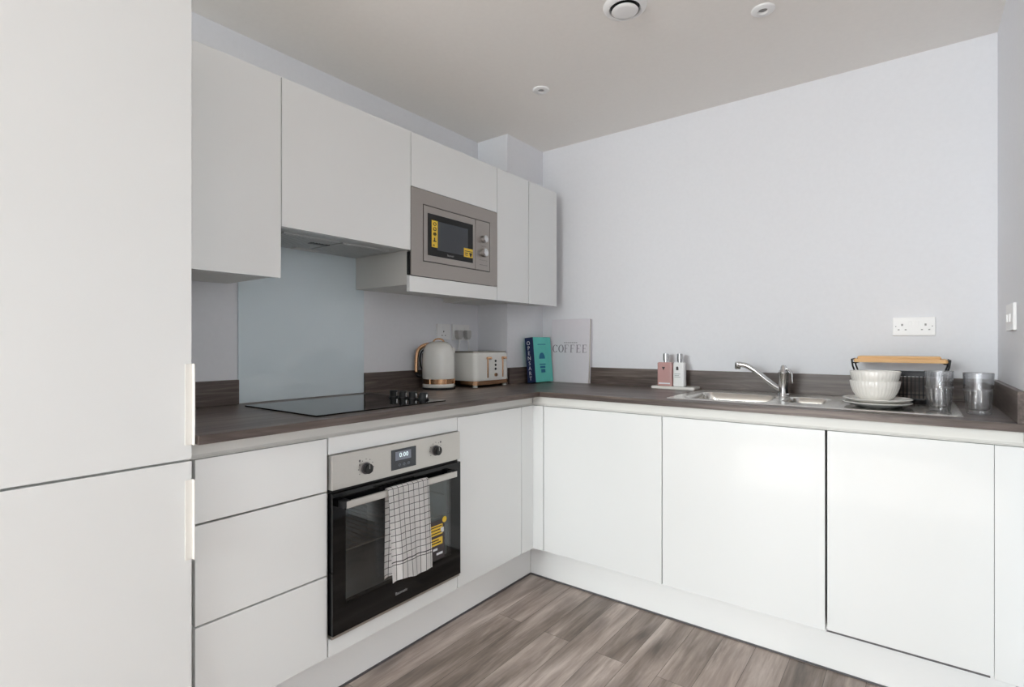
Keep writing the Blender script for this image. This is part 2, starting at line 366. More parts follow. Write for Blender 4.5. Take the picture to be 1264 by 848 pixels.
def each(name, boxes, m, parent, bev=0, label=None):
    return [obj(name, box(nb(), *q, bev), m, parent, label=label) for q in boxes]
ZT = .91            # worktop top
ZB = .8876          # worktop underside
ZC = 2.245          # ceiling
# ------------------------------------------------------------------ room shell
XR, YF, XF = 2.174, -5.1, 4.3
struct('floor', box(nb(), -.1, XF + .1, YF - .1, .1, -.08, 0), M['floor'])
struct('ceiling', box(nb(), -.1, XF + .1, YF - .1, .1, ZC, ZC + .08), M['ceiling'])
struct('wall_left', box(nb(), -.1, 0, YF - .1, .1, 0, ZC), M['wall'])
struct('wall_back', box(nb(), 0, XF + .1, 0, .1, 0, ZC), M['wall'])
struct('wall_right', box(nb(), XR, XF + .1, -.95, 0, 0, ZC), M['wall'])
b = nb()                                             # front wall round the balcony glazing
box(b, 0, .2, YF - .1, YF, 0, ZC); box(b, 2.2, XF, YF - .1, YF, 0, ZC); box(b, .2, 2.2, YF - .1, YF, 2.16, ZC); box(b, .2, 2.2, YF - .1, YF, 0, .1)
struct('wall_front', b, M['wall'])
b = nb()                                             # far side wall round its window
box(b, XF, XF + .1, YF - .1, -3.85, 0, ZC); box(b, XF, XF + .1, -2.0, -.95, 0, ZC); box(b, XF, XF + .1, -3.85, -2.0, 1.95, ZC); box(b, XF, XF + .1, -3.85, -2.0, 0, .4)
struct('wall_side', b, M['wall'])
b = nb(); box(b, 0, .208, -.338, 0, ZT, ZC)
struct('wall_corner', b, M['wall'])
def window(n, frame_boxes, pane_box):
    b = nb(); [box(b, *f, bev=.004) for f in frame_boxes]; w_ = struct('window_%d' % n, b, M['white_plastic'])
    p = obj('pane', box(nb(), *pane_box), M['pane'], w_); return w_
fb = [(.2, 2.2, YF - .08, YF - .02, .1, .16), (.2, 2.2, YF - .08, YF - .02, 2.1, 2.16)] + [(x, x + .06, YF - .08, YF - .02, .16, 2.1) for x in (.2, 1.17, 2.14)]
window(1, fb, (.23, 2.17, YF - .056, YF - .05, .13, 2.13))
fb = [(XF + .02, XF + .08, -3.85, -2.0, .4, .46), (XF + .02, XF + .08, -3.85, -2.0, 1.89, 1.95)] + [(XF + .02, XF + .08, y, y + .06, .46, 1.89) for y in (-3.85, -2.95, -2.06)]
window(2, fb, (XF + .05, XF + .056, -3.82, -2.03, .43, 1.92))
b = nb(); box(b, 0, .2, YF, YF + .012, 0, .09, .002); box(b, 2.2, XF, YF, YF + .012, 0, .09, .002); struct('baseboard_front', b, M['white_plastic'])
b = nb(); box(b, 0, .012, YF + .013, -2.66, 0, .09, .002); struct('baseboard_left', b, M['white_plastic'])
b = nb(); box(b, XF - .012, XF, YF + .013, -.97, 0, .09, .002); struct('baseboard_side', b, M['white_plastic'])
b = nb(); box(b, XR + .0, XF - .013, -.962, -.95, 0, .09, .002); struct('baseboard_right', b, M['white_plastic'])

# ------------------------------------------------------------------ cabinets
T = .017
def carcass(axis, f, a0, a1, z0, z1, back, top=False, name=None, parent=None):
    """open box of panels; axis 0: faces +x from x=back to x=f, a along y; axis 1: faces -y"""
    b = nb(); t = .016
    def q(d0, d1, s0, s1, zz0, zz1):
        if axis == 0: box(b, d0, d1, s0, s1, zz0, zz1, .0008, 1)
        else: box(b, s0, s1, d1, d0, zz0, zz1, .0008, 1)
    q(back, f, a0, a0 + t, z0, z1); q(back, f, a1 - t, a1, z0, z1); q(back, f, a0 + t, a1 - t, z0, z0 + t)
    if axis == 0: q(back, back + .008, a0 + t, a1 - t, z0 + t, z1)
    else: q(back, back - .008, a0 + t, a1 - t, z0 + t, z1)
    if top: q(back + .008 if axis == 0 else back - .008, f, a0 + t, a1 - t, z1 - t, z1)
    return obj('body', b, M['carcass'], parent)
XD = .557; G = .0016; YD = -.596

def door_x(parent, y0, y1, z0, z1, name='door', x=XD):
    return obj(name, box(nb(), x - T, x, y0 + G, y1 - G, z0 + G, z1 - G, .0012), M['gloss'], parent)
def door_y(parent, x0, x1, z0, z1, name='door'):
    return obj(name, box(nb(), x0 + G, x1 - G, YD, YD + T, z0 + G, z1 - G, .0012), M['gloss'], parent)

# tall fridge housing at the left edge
XG = .575
t = thing('tall_cabinet', 'tall white gloss fridge housing with two flat doors at the left edge of the kitchen', 'cabinet', (.29, -2.3, 0))
b = nb(); box(b, .01, XG - T - .003, -2.585, -2.569, .02, 1.963); box(b, .01, XG - T - .003, -2.044, -2.028, .02, 1.963); box(b, .01, XG - T - .003, -2.569, -2.044, 1.947, 1.963); box(b, .01, .02, -2.569, -2.044, .02, 1.947); box(b, .02, XG - T - .003, -2.569, -2.044, .19, .206); box(b, .02, XG - T - .003, -2.569, -2.044, .842, .858)
obj('body', b, M['carcass'], t)
for nm, z0, z1, h0, h1 in (('upper', .852, 1.963, .887, 1.079), ('lower', .196, .850, .617, .806)):
    d = obj('door', box(nb(), XG - T, XG, -2.586, -2.031, z0 + G, z1 - G, .0012), M['gloss'], t)
    b = nb(); box(b, XG - .004, XG + .0135, -2.0308, -2.0285, h0, h1, .0006); box(b, XG + .0005, XG + .003, -2.046, -2.0305, h0, h1, .0006)
    hh = obj('handle', b, M['ceramic_white'], d, label='slim cream edge grip')
obj('plinth', box(nb(), .43, .446, -2.585, -2.028, 0, .19), M['plinth'], t)

# three drawer unit
t = thing('drawer_cabinet', 'white gloss base cabinet with three drawers between fridge housing and oven', 'cabinet', (.28, -1.84, .19))
carcass(0, XD - T - .002, -2.018, -1.655, .193, .846, .02, parent=t)
for z0, z1 in ((.6885, .847), (.441, .6865), (.196, .439)):
    door_x(t, -2.018, -1.655, z0, z1, 'drawer')
# oven housing
t = thing('oven_housing', 'white gloss cabinet housing framing the built-in oven below the hob', 'cabinet', (.28, -1.375, .19))
b = nb(); x1 = XD - T - .002
box(b, .02, x1, -1.653, -1.637, .193, .846); box(b, .02, x1, -1.113, -1.097, .193, .846); box(b, .02, x1, -1.637, -1.113, .193, .209); box(b, .02, x1, -1.637, -1.113, .238, .25)
obj('body', b, M['carcass'], t)
obj('top_filler', box(nb(), XD - T, XD, -1.653 + G, -1.097 - G, .796, .847, .0012), M['gloss'], t)
obj('bottom_filler', box(nb(), XD - T, XD, -1.653 + G, -1.097 - G, .196, .2485, .0012), M['gloss'], t)
# base cabinet right of the oven
t = thing('base_cabinet', 'narrow white gloss base cabinet with one door just right of the oven', 'cabinet', (.28, -.89, .19))
carcass(0, XD - T - .002, -1.095, -.689, .193, .846, .02, parent=t)
door_x(t, -1.097, -.686, .196, .847)
# corner post
t = thing('corner_post', 'white gloss L-shaped corner filler where the two cabinet runs meet', 'corner post', (.56, -.62, .19))
prism(b := nb(), [(XD - T, -.684), (XD, -.684), (XD, YD), (.611, YD), (.611, YD + T), (XD - T, YD + T)], 2, .196, .8455, .001)
obj('filler', b, M['gloss'], t)
# back run
t = thing('corner_base_cabinet', 'white gloss base cabinet with one door left of the sink, next to corner', 'cabinet', (.89, -.3, .19))
carcass(1, YD + T + .002, .615, 1.160, .193, .846, -.02, parent=t); door_y(t, .613, 1.162, .196, .847)
t = thing('sink_base_cabinet', 'white gloss base cabinet with one wide door under the sink bowls', 'cabinet', (1.43, -.3, .19))
carcass(1, YD + T + .002, 1.164, 1.706, .193, .846, -.02, parent=t); door_y(t, 1.162, 1.708, .196, .847)
t = thing('dishwasher', 'integrated dishwasher behind a white gloss door under the draining board', 'dishwasher', (1.91, -.3, .19))
b = nb(); box(b, 1.716, 2.106, YD + T + .004, -.03, .2, .845, .003); obj('body', b, M['grey_plastic'], t)
obj('door', box(nb(), 1.7125, 2.1118, YD, YD + T, .2035, .8455, .0012), M['gloss'], t)
obj('grey_strip', box(nb(), 1.7105, 2.104, YD + .001, YD + .013, .1975, .2032), M['grey_strip'], t, label='dark grey strip in place of the shaded gap under the door')  # shade of the gap below the door, put in as a grey strip
t = thing('end_filler', 'narrow white gloss filler panel between dishwasher and right wall', 'filler panel', (2.14, -.58, .19))
obj('panel', box(nb(), 2.1128, 2.172, YD, YD + T, .196, .8455, .0012), M['gloss'], t)
# plinths
t = thing('plinth', 'white recessed plinth along the floor under oven and drawers', 'plinth', (.435, -1.24, 0), group=None)
obj('board', box(nb(), .425, .441, -2.026, -.4535, .003, .1925, .001), M['plinth'], t)
obj('seal_strip', box(nb(), .4405, .4435, -2.026, -.4565, .0005, .007), M['grey_strip'], t)
t = thing('plinth', 'white plinth along the floor under the sink run and dishwasher', 'plinth', (1.3, -.445, 0))
obj('board', box(nb(), .4415, 2.172, -.453, -.437, .003, .1925, .001), M['plinth'], t)
obj('seal_strip', box(nb(), .4445, 2.172, -.4555, -.4525, .0005, .007), M['grey_strip'], t)
# recessed grip rails under the worktop
def rail_prof(f, s):
    return [(f - s * .03, .8866), (f - s * .018, .8866), (f - s * .018, .848), (f - s * .014, .8425), (f - s * .005, .841), (f - s * .0035, .8455), (f - s * .001, .8455), (f - s * .0018, .8390), (f - s * .03, .8390)]
def simple_rail(name, label, axis, f, a, c):
    b = nb(); s = 1
    pr = [(-.024, .8866), (-.010, .8866), (-.010, .856), (-.0065, .8505), (-.002, .8485), (-.002, .8472), (-.024, .8472)]
    if axis == 0: prism(b, [(f + p[0], p[1]) for p in pr], 1, a, c)
    else: prism(b, [(f - p[0], p[1]) for p in pr], 0, a, c)
    return tag(obj(name, b, M['rail']), label, 'rail')
simple_rail('grip_rail', 'white recessed finger-grip rail under the worktop above oven and drawers', 0, XD, -2.026, YD + .0085)
simple_rail('grip_rail', 'white recessed finger-grip rail under the worktop along the sink run', 1, YD, XD - .0075, 2.172)

# ------------------------------------------------------------------ worktops and upstands
b = nb(); box(b, .0, .6, -2.026, -.6075, ZB, ZT, .0015)
tag(obj('worktop', b, M['worktop_y']), 'dark grey-brown wood-effect worktop carrying the hob, left run', 'worktop')
b = nb()
SX0, SX1, SY0, SY1 = 1.165, 2.04, -.522, -.07
prism(b, [(0, -.607), (XR, -.607), (XR, 0), (0, 0), (0, -.0005), ], 2, ZB, ZT) if False else None
pts_o = [(.0, -.607), (XR, -.607), (XR, 0), (.208, 0), (.208, -.338), (0, -.338)]
# frame round the sink cut-out
box(b, 0, SX0, -.607, -.338, ZB, ZT); box(b, .208, SX0, -.338, 0, ZB, ZT)
box(b, SX1, XR, -.607, 0, ZB, ZT); box(b, SX0, SX1, -.607, SY0, ZB, ZT); box(b, SX0, SX1, SY1, 0, ZB, ZT)
tag(obj('worktop', b, M['worktop_x']), 'dark grey-brown wood-effect worktop carrying the sink, back run', 'worktop')
ZU = .997; UT = .016
def upstand(label, x0, x1, y0, y1, m):
    tag(obj('upstand', box(nb(), x0, x1, y0, y1, ZT, ZU, .001), M[m]), label, 'upstand')
upstand('dark wood-effect upstand between fridge housing and glass splashback', 0, UT, -2.026, -1.6545, 'worktop_y')
upstand('dark wood-effect upstand behind the kettle, right of glass splashback', 0, UT, -1.1085, -.339, 'worktop_y')
upstand('short dark wood-effect upstand on boxed column behind the toaster', UT + .001, .208, -.338 - UT, -.3385, 'worktop_x')
upstand('dark wood-effect upstand on boxed column side behind the teal book', .2085, .208 + UT, -.338, -.018, 'worktop_y')
upstand('long wood-effect upstand on back wall behind the sink and books', .226, XR - UT - .001, -UT, -.0005, 'worktop_x')
upstand('short wood-effect upstand on right wall beside the tumblers', XR - UT, XR - .0005, -.604, -.0005, 'worktop_y')
t = thing('splashback', 'pale blue-grey glass splashback behind the hob', 'splashback', (0, -1.38, ZT))
obj('panel', box(nb(), .001, .0075, -1.653, -1.11, ZT + .001, 1.512, .0008), M['splash'], t)

# ------------------------------------------------------------------ wall cabinets
XW = .36; WT = 1.963; WB = 1.33
def wall_body(parent, y0, y1, z0, z1, x0=.003): return carcass(0, XW - T - .002, y0, y1, z0, z1, x0, True, parent=parent)
t = thing('wall_cabinet', 'white wall cabinet left of the extractor, beside the fridge housing', 'wall cabinet', (.17, -1.86, 1.33))
wall_body(t, -2.026, -1.6895, WB + .008, WT - .002); door_x(t, -2.028, -1.688, WB, WT, x=XW)
t = thing('wall_cabinet', 'short white wall cabinet over the extractor hood and hob', 'wall cabinet', (.17, -1.42, 1.49))
wall_body(t, -1.6885, -1.1545, 1.512, WT - .002); door_x(t, -1.688, -1.153, 1.4925, WT, x=XW)
t = thing('wall_cabinet', 'white wall cabinet housing the built-in microwave', 'wall cabinet', (.17, -.88, 1.33))
b = nb(); x1 = XW - T - .002
box(b, .003, x1, -1.1525, -1.1365, 1.36, WT - .002); box(b, .003, x1, -.6305, -.6145, 1.36, WT - .002); box(b, .003, x1, -1.1365, -.6305, 1.36, 1.376); box(b, .003, x1, -1.1365, -.6305, WT - .018, WT - .002); box(b, .003, x1, -1.1365, -.6305, 1.746, 1.762); box(b, .003, .01, -1.1365, -.6305, 1.376, 1.746)
obj('body', b, M['carcass'], t); door_x(t, -1.153, -.6135, 1.7465, WT, x=XW)
obj('filler_panel', box(nb(), XW - T, XW, -1.160, -.6135 - G, WB + G, 1.3945, .0012), M['gloss'], t)
t = thing('wall_cabinet', 'white two-door wall cabinet at the right end, nearest the corner', 'wall cabinet', (.17, -.35, 1.33))
b = nb()
box(b, .003, x1, -.6125, -.5965, 1.338, WT - .002); box(b, .212, x1, -.104, -.088, 1.338, WT - .002); box(b, .003, x1, -.5965, -.342, 1.338, 1.354); box(b, .212, x1, -.342, -.104, 1.338, 1.354)
box(b, .003, x1, -.5965, -.342, WT - .018, WT - .002); box(b, .212, x1, -.342, -.104, WT - .018, WT - .002); box(b, .003, .01, -.5965, -.342, 1.354, WT - .018); box(b, .212, .218, -.338, -.104, 1.354, WT - .018)
obj('body', b, M['carcass'], t); door_x(t, -.6135, -.3565, WB, WT, x=XW); door_x(t, -.3545, -.086, WB, WT, x=XW)

# extractor hood
t = thing('extractor_hood', 'stainless steel built-in extractor hood above the hob', 'extractor hood', (.17, -1.42, 1.49))
obj('body', box(nb(), .016, XW - T - .003, -1.684, -1.158, 1.494, 1.5115, .002), M['hood_grey'], t)
for y0, y1 in ((-1.64, -1.43), (-1.415, -1.205)):
    f = obj('grease_filter', box(nb(), .09, .29, y0, y1, 1.489, 1.4945, .001), M['hood_grey'], t)
    b = nb(); [box(b, .10, .28, y0 + .012 + i * .0125, y0 + .019 + i * .0125, 1.4878, 1.4892) for i in range(15)]
    obj('mesh_slats', b, M['hood_grey'], f)
obj('control_strip', box(nb(), .20, .225, -1.500, -1.425, 1.4865, 1.4945, .001), M['black'], t)
obj('lamp_lens', box(nb(), .035, .075, -1.47, -1.37, 1.489, 1.4945, .001), M['lamp_glass'], t)

# ------------------------------------------------------------------ microwave
t = thing('microwave', 'built-in stainless steel microwave in the wall cabinets', 'microwave', (.2, -.885, 1.396))
obj('body', box(nb(), .06, XW - .0025, -1.1355, -.6315, 1.40, 1.742, .002), M['black'], t)
obj('side_flange', box(nb(), XW - .0185, XW - .0027, -1.1585, -1.1357, 1.3985, 1.489, .001), M['black'], t)
y0, y1, z0, z1 = -1.155, -.6165, 1.3965, 1.745
iy0, iy1, iz0, iz1 = -1.092, -.671, 1.4575, 1.6885
b = nb()
for q in ((y0, iy0, z0, z1), (iy1, y1, z0, z1), (iy0, iy1, z0, iz0), (iy0, iy1, iz1, z1)): box(b, XW - .002, XW + .003, q[0], q[1], q[2], q[3])
obj('trim_frame', b, M['mw_steel'], t)
d = obj('door', box(nb(), XW - .002, XW + .004, iy0 + .0035, -.775, iz0 + .0035, iz1 - .0035, .001), M['mw_steel'], t)
gl = obj('door_glass', box(nb(), XW + .004, XW + .0052, -1.067, -.792, 1.486, 1.657, .0005), M['black_glass'], d)
obj('viewing_window', box(nb(), XW + .0052, XW + .0056, -1.015, -.825, 1.512, 1.632), M['display'], d, label='dark grey mesh window')
b = nb(); letters(b, 'Baumatic', .011, (XW + .0056, -.935, 1.4985), (0, 1, 0), (0, 0, 1), .0004); obj('wordmark', b, M['grey_plastic'], d)
st = obj('sticker', box(nb(), XW + .0052, XW + .0058, -1.046, -1.012, 1.522, 1.632), M['yellow'], d, label='tall yellow feature sticker')
b = nb(); x = XW + .0059
for zc in (1.618, 1.598, 1.577):
    tube(b, [(x, -1.029 + .0075 * math.cos(a * PI / 6), zc + .0062 * math.sin(a * PI / 6)) for a in range(12)], .0016, 5, True)
box(b, x - .0002, x + .0004, -1.037, -1.021, 1.5905, 1.5935); box(b, x - .0002, x + .0004, -1.034, -1.024, 1.574, 1.580)
box(b, x - .0002, x + .0004, -1.038, -1.020, 1.545, 1.549); box(b, x - .0002, x + .0004, -1.033, -1.027, 1.549, 1.562); box(b, x - .0002, x + .0004, -1.038, -1.030, 1.528, 1.533)
obj('icons', b, M['black'], st)
st = obj('sticker', box(nb(), XW + .0056, XW + .0062, -.852, -.794, 1.507, 1.546), M['yellow'], d, label='small yellow and black sticker')
b = nb(); x = XW + .0063; box(b, x - .0002, x + .0004, -.848, -.798, 1.532, 1.535); box(b, x - .0002, x + .0004, -.846, -.826, 1.522, 1.526); box(b, x - .0002, x + .0004, -.846, -.828, 1.514, 1.517); prism(b, [(-.818, 1.528), (-.798, 1.528), (-.806, 1.510), (-.812, 1.510)], 0, x - .0002, x + .0004)
obj('print', b, M['black'], st)
cp = obj('control_panel', box(nb(), XW - .002, XW + .004, -.7725, iy1 - .0035, iz0 + .0035, iz1 - .0035, .001), M['mw_steel'], t)
for zc, r in ((1.603, .017), (1.541, .019)):
    b = nb(); disc(b, (XW + .004, -.722, zc), r, 0, .022, 36, .0025, r * .88); k = obj('knob', b, M['chrome'], t, True, auto=35, label='round chrome dial')
    obj('knob_mark', box(nb(), XW + .0255, XW + .0265, -.7226, -.7214, zc + r * .3, zc + r * .75), M['mw_steel'], k)
each('scale_line', [(XW + .004, XW + .0045, -.745, -.69, 1.485, 1.4865), (XW + .004, XW + .0045, -.745, -.69, 1.507, 1.5078), (XW + .004, XW + .0045, -.735, -.70, 1.571, 1.5716)], M['grey_strip'], t)

# ------------------------------------------------------------------ oven
t = thing('oven', 'built-in electric oven with steel panel and black glass door', 'oven', (.3, -1.375, .25))
OY0, OY1 = -1.650, -1.100; OX = .573
b = nb(); 
for q in ((.05, .545, -1.635, -1.610, .258, .79), (.05, .545, -1.140, -1.115, .258, .79), (.05, .545, -1.61, -1.14, .258, .29), (.05, .545, -1.61, -1.14, .69, .79), (.05, .07, -1.61, -1.14, .29, .69)): box(b, *q)
obj('cavity', b, M['cavity'], t, label='grey enamel oven interior')
for zc in (.40, .48, .56):
    for y in (-1.605, -1.145): obj('shelf_runner', tube(nb(), [(.08, y, zc), (.53, y, zc)], .0022, 6), M['steel'], t)
    if zc == .48:
        b = nb(); tube(b, [(.52, -1.605, zc), (.52, -1.145, zc)], .003, 8); tube(b, [(.09, -1.605, zc), (.09, -1.145, zc)], .003, 8)
        for i in range(17): tube(b, [(.09, -1.59 + i * .027, zc), (.52, -1.59 + i * .027, zc)], .0014, 6)
        obj('rack', b, M['steel'], t)
cpn = obj('control_panel', box(nb(), .545, OX, OY0, OY1, .692, .7945, .0015), M['steel_panel'], t)
dsp = obj('display', box(nb(), OX, OX + .0012, -1.430, -1.322, .709, .776, .0004), M['display'], t)
obj('lcd', box(nb(), OX + .0012, OX + .0017, -1.413, -1.345, .739, .768), M['display_panel'], dsp)
b = nb(); letters(b, '0:00', .021, (OX + .0019, -1.377, .755), (0, 1, 0), (0, 0, 1), .0005, 1.1); obj('digits', b, M['digit'], dsp, label='pale lit clock digits')
b = nb()
for i in range(3): tube(b, [(OX + .0013, -1.395 + i * .02 + .004 * math.cos(a * PI / 5), .723 + .004 * math.sin(a * PI / 5)) for a in range(10)], .0006, 4, True)
obj('touch_marks', b, M['display_panel'], dsp)
for yc, zc in ((-1.529, .737), (-1.227, .744)):
    b = nb(); disc(b, (OX, yc, zc), .0185, 0, .003, 40, .0008); r_ = obj('knob', b, M['grey_strip'], t, True, auto=35, label='round black and grey pop-out knob')
    b = nb(); disc(b, (OX + .003, yc, zc), .0155, 0, .015, 40, .002); obj('grip', b, M['black'], r_, True, auto=35)
    obj('knob_mark', box(nb(), OX + .0178, OX + .0188, yc - .001, yc + .001, zc, zc + .013), M['grey_plastic'], r_)
    b = nb()
    for i in range(9):
        a = math.radians(-30 + i * 30); yy = yc - .0285 * math.cos(a); zz = zc + .0285 * math.sin(a)
        box(b, OX, OX + .0005, yy - .0014, yy + .0014, zz - .0014, zz + .0014)
    s_ = -1 if yc < -1.4 else 1
    disc(b, (OX, yc + s_ * .024, zc + .027), .0036, 0, .0006, 16)
    obj('dial_marks', b, M['grey_strip'], t)
# door: black glass frame round a clear tinted window
WY0, WY1, WZ0, WZ1 = -1.605, -1.150, .345, .628
b = nb()
for q in ((OY0, WY0, .262, .682), (WY1, OY1, .262, .682), (WY0, WY1, .262, WZ0), (WY0, WY1, WZ1, .682)): box(b, OX - .022, OX + .002, q[0], q[1], q[2], q[3])
bmesh.ops.remove_doubles(b, verts=b.verts[:], dist=.0001)
d = obj('door', b, M['black_glass'], t, label='black glass oven door')
obj('window', box(nb(), OX - .004, OX + .0015, WY0, WY1, WZ0, WZ1), M['oven_pane'], d, label='tinted see-through window')
obj('bottom_trim', box(nb(), OX - .022, OX - .002, OY0, OY1, .2515, .2612, .001), M['steel'], t)
obj('vent_gap', box(nb(), .545, OX - .012, OY0 + .002, OY1 - .002, .6825, .6915), M['black'], t)
hb = obj('handle', box(nb(), .596, .606, -1.623, -1.150, .6385, .6605, .003), M['steel_panel'], d, label='flat steel bar handle')
each('handle_bracket', [(OX + .002, .6045, y, y + .026, .640, .662) for y in (-1.632, -1.172)], M['black'], d, .003)
b = nb(); letters(b, 'Baumatic', .014, (OX + .0022, -1.388, .2995), (0, 1, 0), (0, 0, 1), .0004); obj('wordmark', b, M['grey_plastic'], d)
st = obj('sticker', box(nb(), OX + .002, OX + .0028, -1.285, -1.186, .352, .492), M['label_dark'], d, label='dark feature sticker with yellow blocks')
x = OX + .0028
b = nb(); box(b, x, x + .0005, -1.262, -1.196, .440, .476); box(b, x, x + .0005, -1.262, -1.196, .404, .430); disc(b, (x, -1.186, .488), .011, 0, .0006, 16)
obj('yellow_block', b, M['yellow'], st)
each('white_text_line', [(x, x + .0008, -1.205, -1.19, .445, .462), (x, x + .0008, -1.243, -1.222, .386, .394), (x, x + .0008, -1.226, -1.196, .368, .376)], M['white_ink'], st)
b = nb(); [box(b, x + .0005, x + .0009, -1.255, -1.20 - .008 * (i % 2), .446 + i * .011, .4495 + i * .011) for i in range(3)]; box(b, x + .0005, x + .0009, -1.255, -1.205, .411, .415); box(b, x + .0005, x + .0009, -1.255, -1.215, .42, .424)
obj('black_print', b, M['black'], st)

# tea towel hung over the oven handle
def towel():
    bm = nb(); uvl = bm.loops.layers.uv.new('UVMap'); prof = []
    # path: front hem up, over the bar, down the back; (x, z, s) with s the length from the front hem
    xf, xb, zt, zf, zk = .6115, .589, .6655, .358, .372
    n1 = 30
    for i in range(n1): prof.append((xf, zf + (zt - .006 - zf) * i / (n1 - 1)))
    for k in range(1, 8): a = PI * k / 8; prof.append(((xf + xb) / 2 + (xf - xb) / 2 * math.cos(a), zt - .006 + .0068 * math.sin(a)))
    for i in range(n1): prof.append((xb, zt - .006 + (zk - zt + .006) * i / (n1 - 1)))
    s = [0]
    for a, c in zip(prof, prof[1:]): s.append(s[-1] + math.hypot(c[0] - a[0], c[1] - a[1]))
    mid = n1 + 3; m = 34; grid = []
    for j, (x, z) in enumerate(prof):
        row = []
        for i in range(m):
            u = i / (m - 1); f = min(1, abs(j - mid) / 30); back = j > mid
            dep = (zt - z) / .31
            y = -1.474 + .176 * u
            if not back: y += .014 * dep * (1 - u * .4) + .004 * dep
            else: y = -1.468 + .150 * u + .002 * dep
            wv = .0035 * f * math.sin(u * 9 + z * 12) + .002 * f * math.sin(u * 21 + 1 + z * 5)
            xx = x + (wv + .004 * f * (1 if not back else -.6)) 
            if back: xx = max(xx - 0, .5795)
            zz = z + (.006 * f * (u - .5) * (-1 if not back else 1) if abs(j - mid) > 4 else 0) + (.004 * math.sin(u * 7) * f if (j < 1 or j > len(prof) - 2) else 0)
            row.append(bm.verts.new((xx, y, zz)))
        grid.append(row)
    for j in range(len(prof) - 1):
        for i in range(m - 1):
            f = bm.faces.new((grid[j][i], grid[j][i + 1], grid[j + 1][i + 1], grid[j + 1][i]))
            for lp, (jj, ii) in zip(f.loops, ((j, i), (j, i + 1), (j + 1, i + 1), (j + 1, i))):
                lp[uvl].uv = (.176 * S * ii / (m - 1) + .004, s[jj] * S)
    r = bmesh.ops.solidify(bm, geom=bm.faces[:], thickness=.0018)
    return bm
tag(obj('tea_towel', towel(), M['towel'], smooth=True, auto=60), 'white tea towel with black check hanging on the oven handle', 'towel')

# ------------------------------------------------------------------ hob
t = thing('hob', 'black glass ceramic hob set in the left worktop', 'hob', (.32, -1.41, ZT))
obj('glass_plate', box(nb(), .107, .538, -1.679, -1.140, ZT, ZT + .0045, .0012), M['black_glass'], t)
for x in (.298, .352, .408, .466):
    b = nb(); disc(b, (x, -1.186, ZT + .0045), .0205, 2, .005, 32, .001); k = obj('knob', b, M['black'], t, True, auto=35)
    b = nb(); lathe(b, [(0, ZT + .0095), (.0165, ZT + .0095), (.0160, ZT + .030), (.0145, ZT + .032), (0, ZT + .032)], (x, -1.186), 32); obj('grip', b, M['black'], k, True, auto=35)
    b = nb(); box(b, x + .0155, x + .0178, -1.189, -1.183, ZT + .011, ZT + .026); obj('knob_mark', b, M['chrome'], k)  # chrome sliver stands in for the upright highlight on the knob side

# ------------------------------------------------------------------ kettle (local frame, handle towards -x)
t = thing('kettle', 'cream electric kettle with rose-gold handle and base band beside toaster', 'kettle', (.118, -.761, ZT), math.radians(37.3), local=True)
b = nb(); lathe(b, [(0, 0), (.078, 0), (.079, .004), (.077, .008), (0, .008)]); obj('power_base', b, M['black'], t, True, auto=40)
b = nb(); lathe(b, [(.0, .0085), (.075, .0085), (.0765, .012), (.0765, .022), (.074, .025), (0, .025)]); obj('foot_ring', b, M['cream'], t, True, auto=40)
b = nb(); lathe(b, [(0, .0252), (.0735, .0252), (.0735, .049), (0, .049)]); bd = obj('band', b, M['bronze'], t, True, auto=40, label='rose-gold band round the base')
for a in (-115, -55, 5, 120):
    c_, s_ = math.cos(math.radians(a)), math.sin(math.radians(a)); obj('band_glint', tube(nb(), [(.0745 * c_, .0745 * s_, .025), (.0745 * c_, .0745 * s_, .049)], .0032, 8), M['rose'], bd)  # lighter rods stand in for the bright vertical reflections on the band
b = nb(); lathe(b, [(0, .0492), (.0765, .0492), (.0775, .056), (.0775, .09), (.077, .125), (.0757, .155), (.0735, .177), (.069, .195), (.060, .209), (.049, .2175), (.034, .2222), (0, .2235)])
body = obj('body', b, M['cream'], t, True, auto=40)
b = nb(); prism(b, [(.050, -.016), (.070, -.010), (.081, 0), (.070, .010), (.050, .016)], 2, .170, .197, .003)
obj('spout', b, M['cream'], t)
b = nb(); lathe(b, [(0, .2230), (.045, .2205), (.047, .2225), (.030, .2262), (0, .2275)]); ld = obj('lid', b, M['cream'], t, True, auto=40)
b = nb(); tube(b, curve([(-.026, 0, .2255), (-.016, 0, .2355), (0, 0, .239), (.016, 0, .2355), (.026, 0, .2255)], 5), .0045, 8, flat=.8); obj('lid_knob', b, M['rose'], ld, True, label='rose-gold lid loop')
b = nb(); tube(b, curve([(-.044, 0, .213), (-.072, 0, .206), (-.096, 0, .186), (-.104, 0, .155), (-.106, 0, .120), (-.107, 0, .076)], 7), .0125, 16, flat=.75); obj('handle', b, M['rose'], t, True, label='curved rose-gold handle')
b = nb(); tube(b, curve([(-.107, 0, .0765), (-.103, 0, .067), (-.092, 0, .061), (-.074, 0, .060)], 5), .0075, 10); tube(b, curve([(-.060, 0, .190), (-.080, 0, .178), (-.088, 0, .150), (-.085, 0, .110), (-.075, 0, .080)], 6), .0035, 8); obj('handle_bracket', b, M['black'], t, True)
b = nb(); prism(b, [(-.0785, -.0085), (-.0745, -.011), (-.072, 0), (-.0745, .011), (-.0785, .0085)], 2, .066, .17, .001); obj('water_gauge', b, M['label_dark'], t)

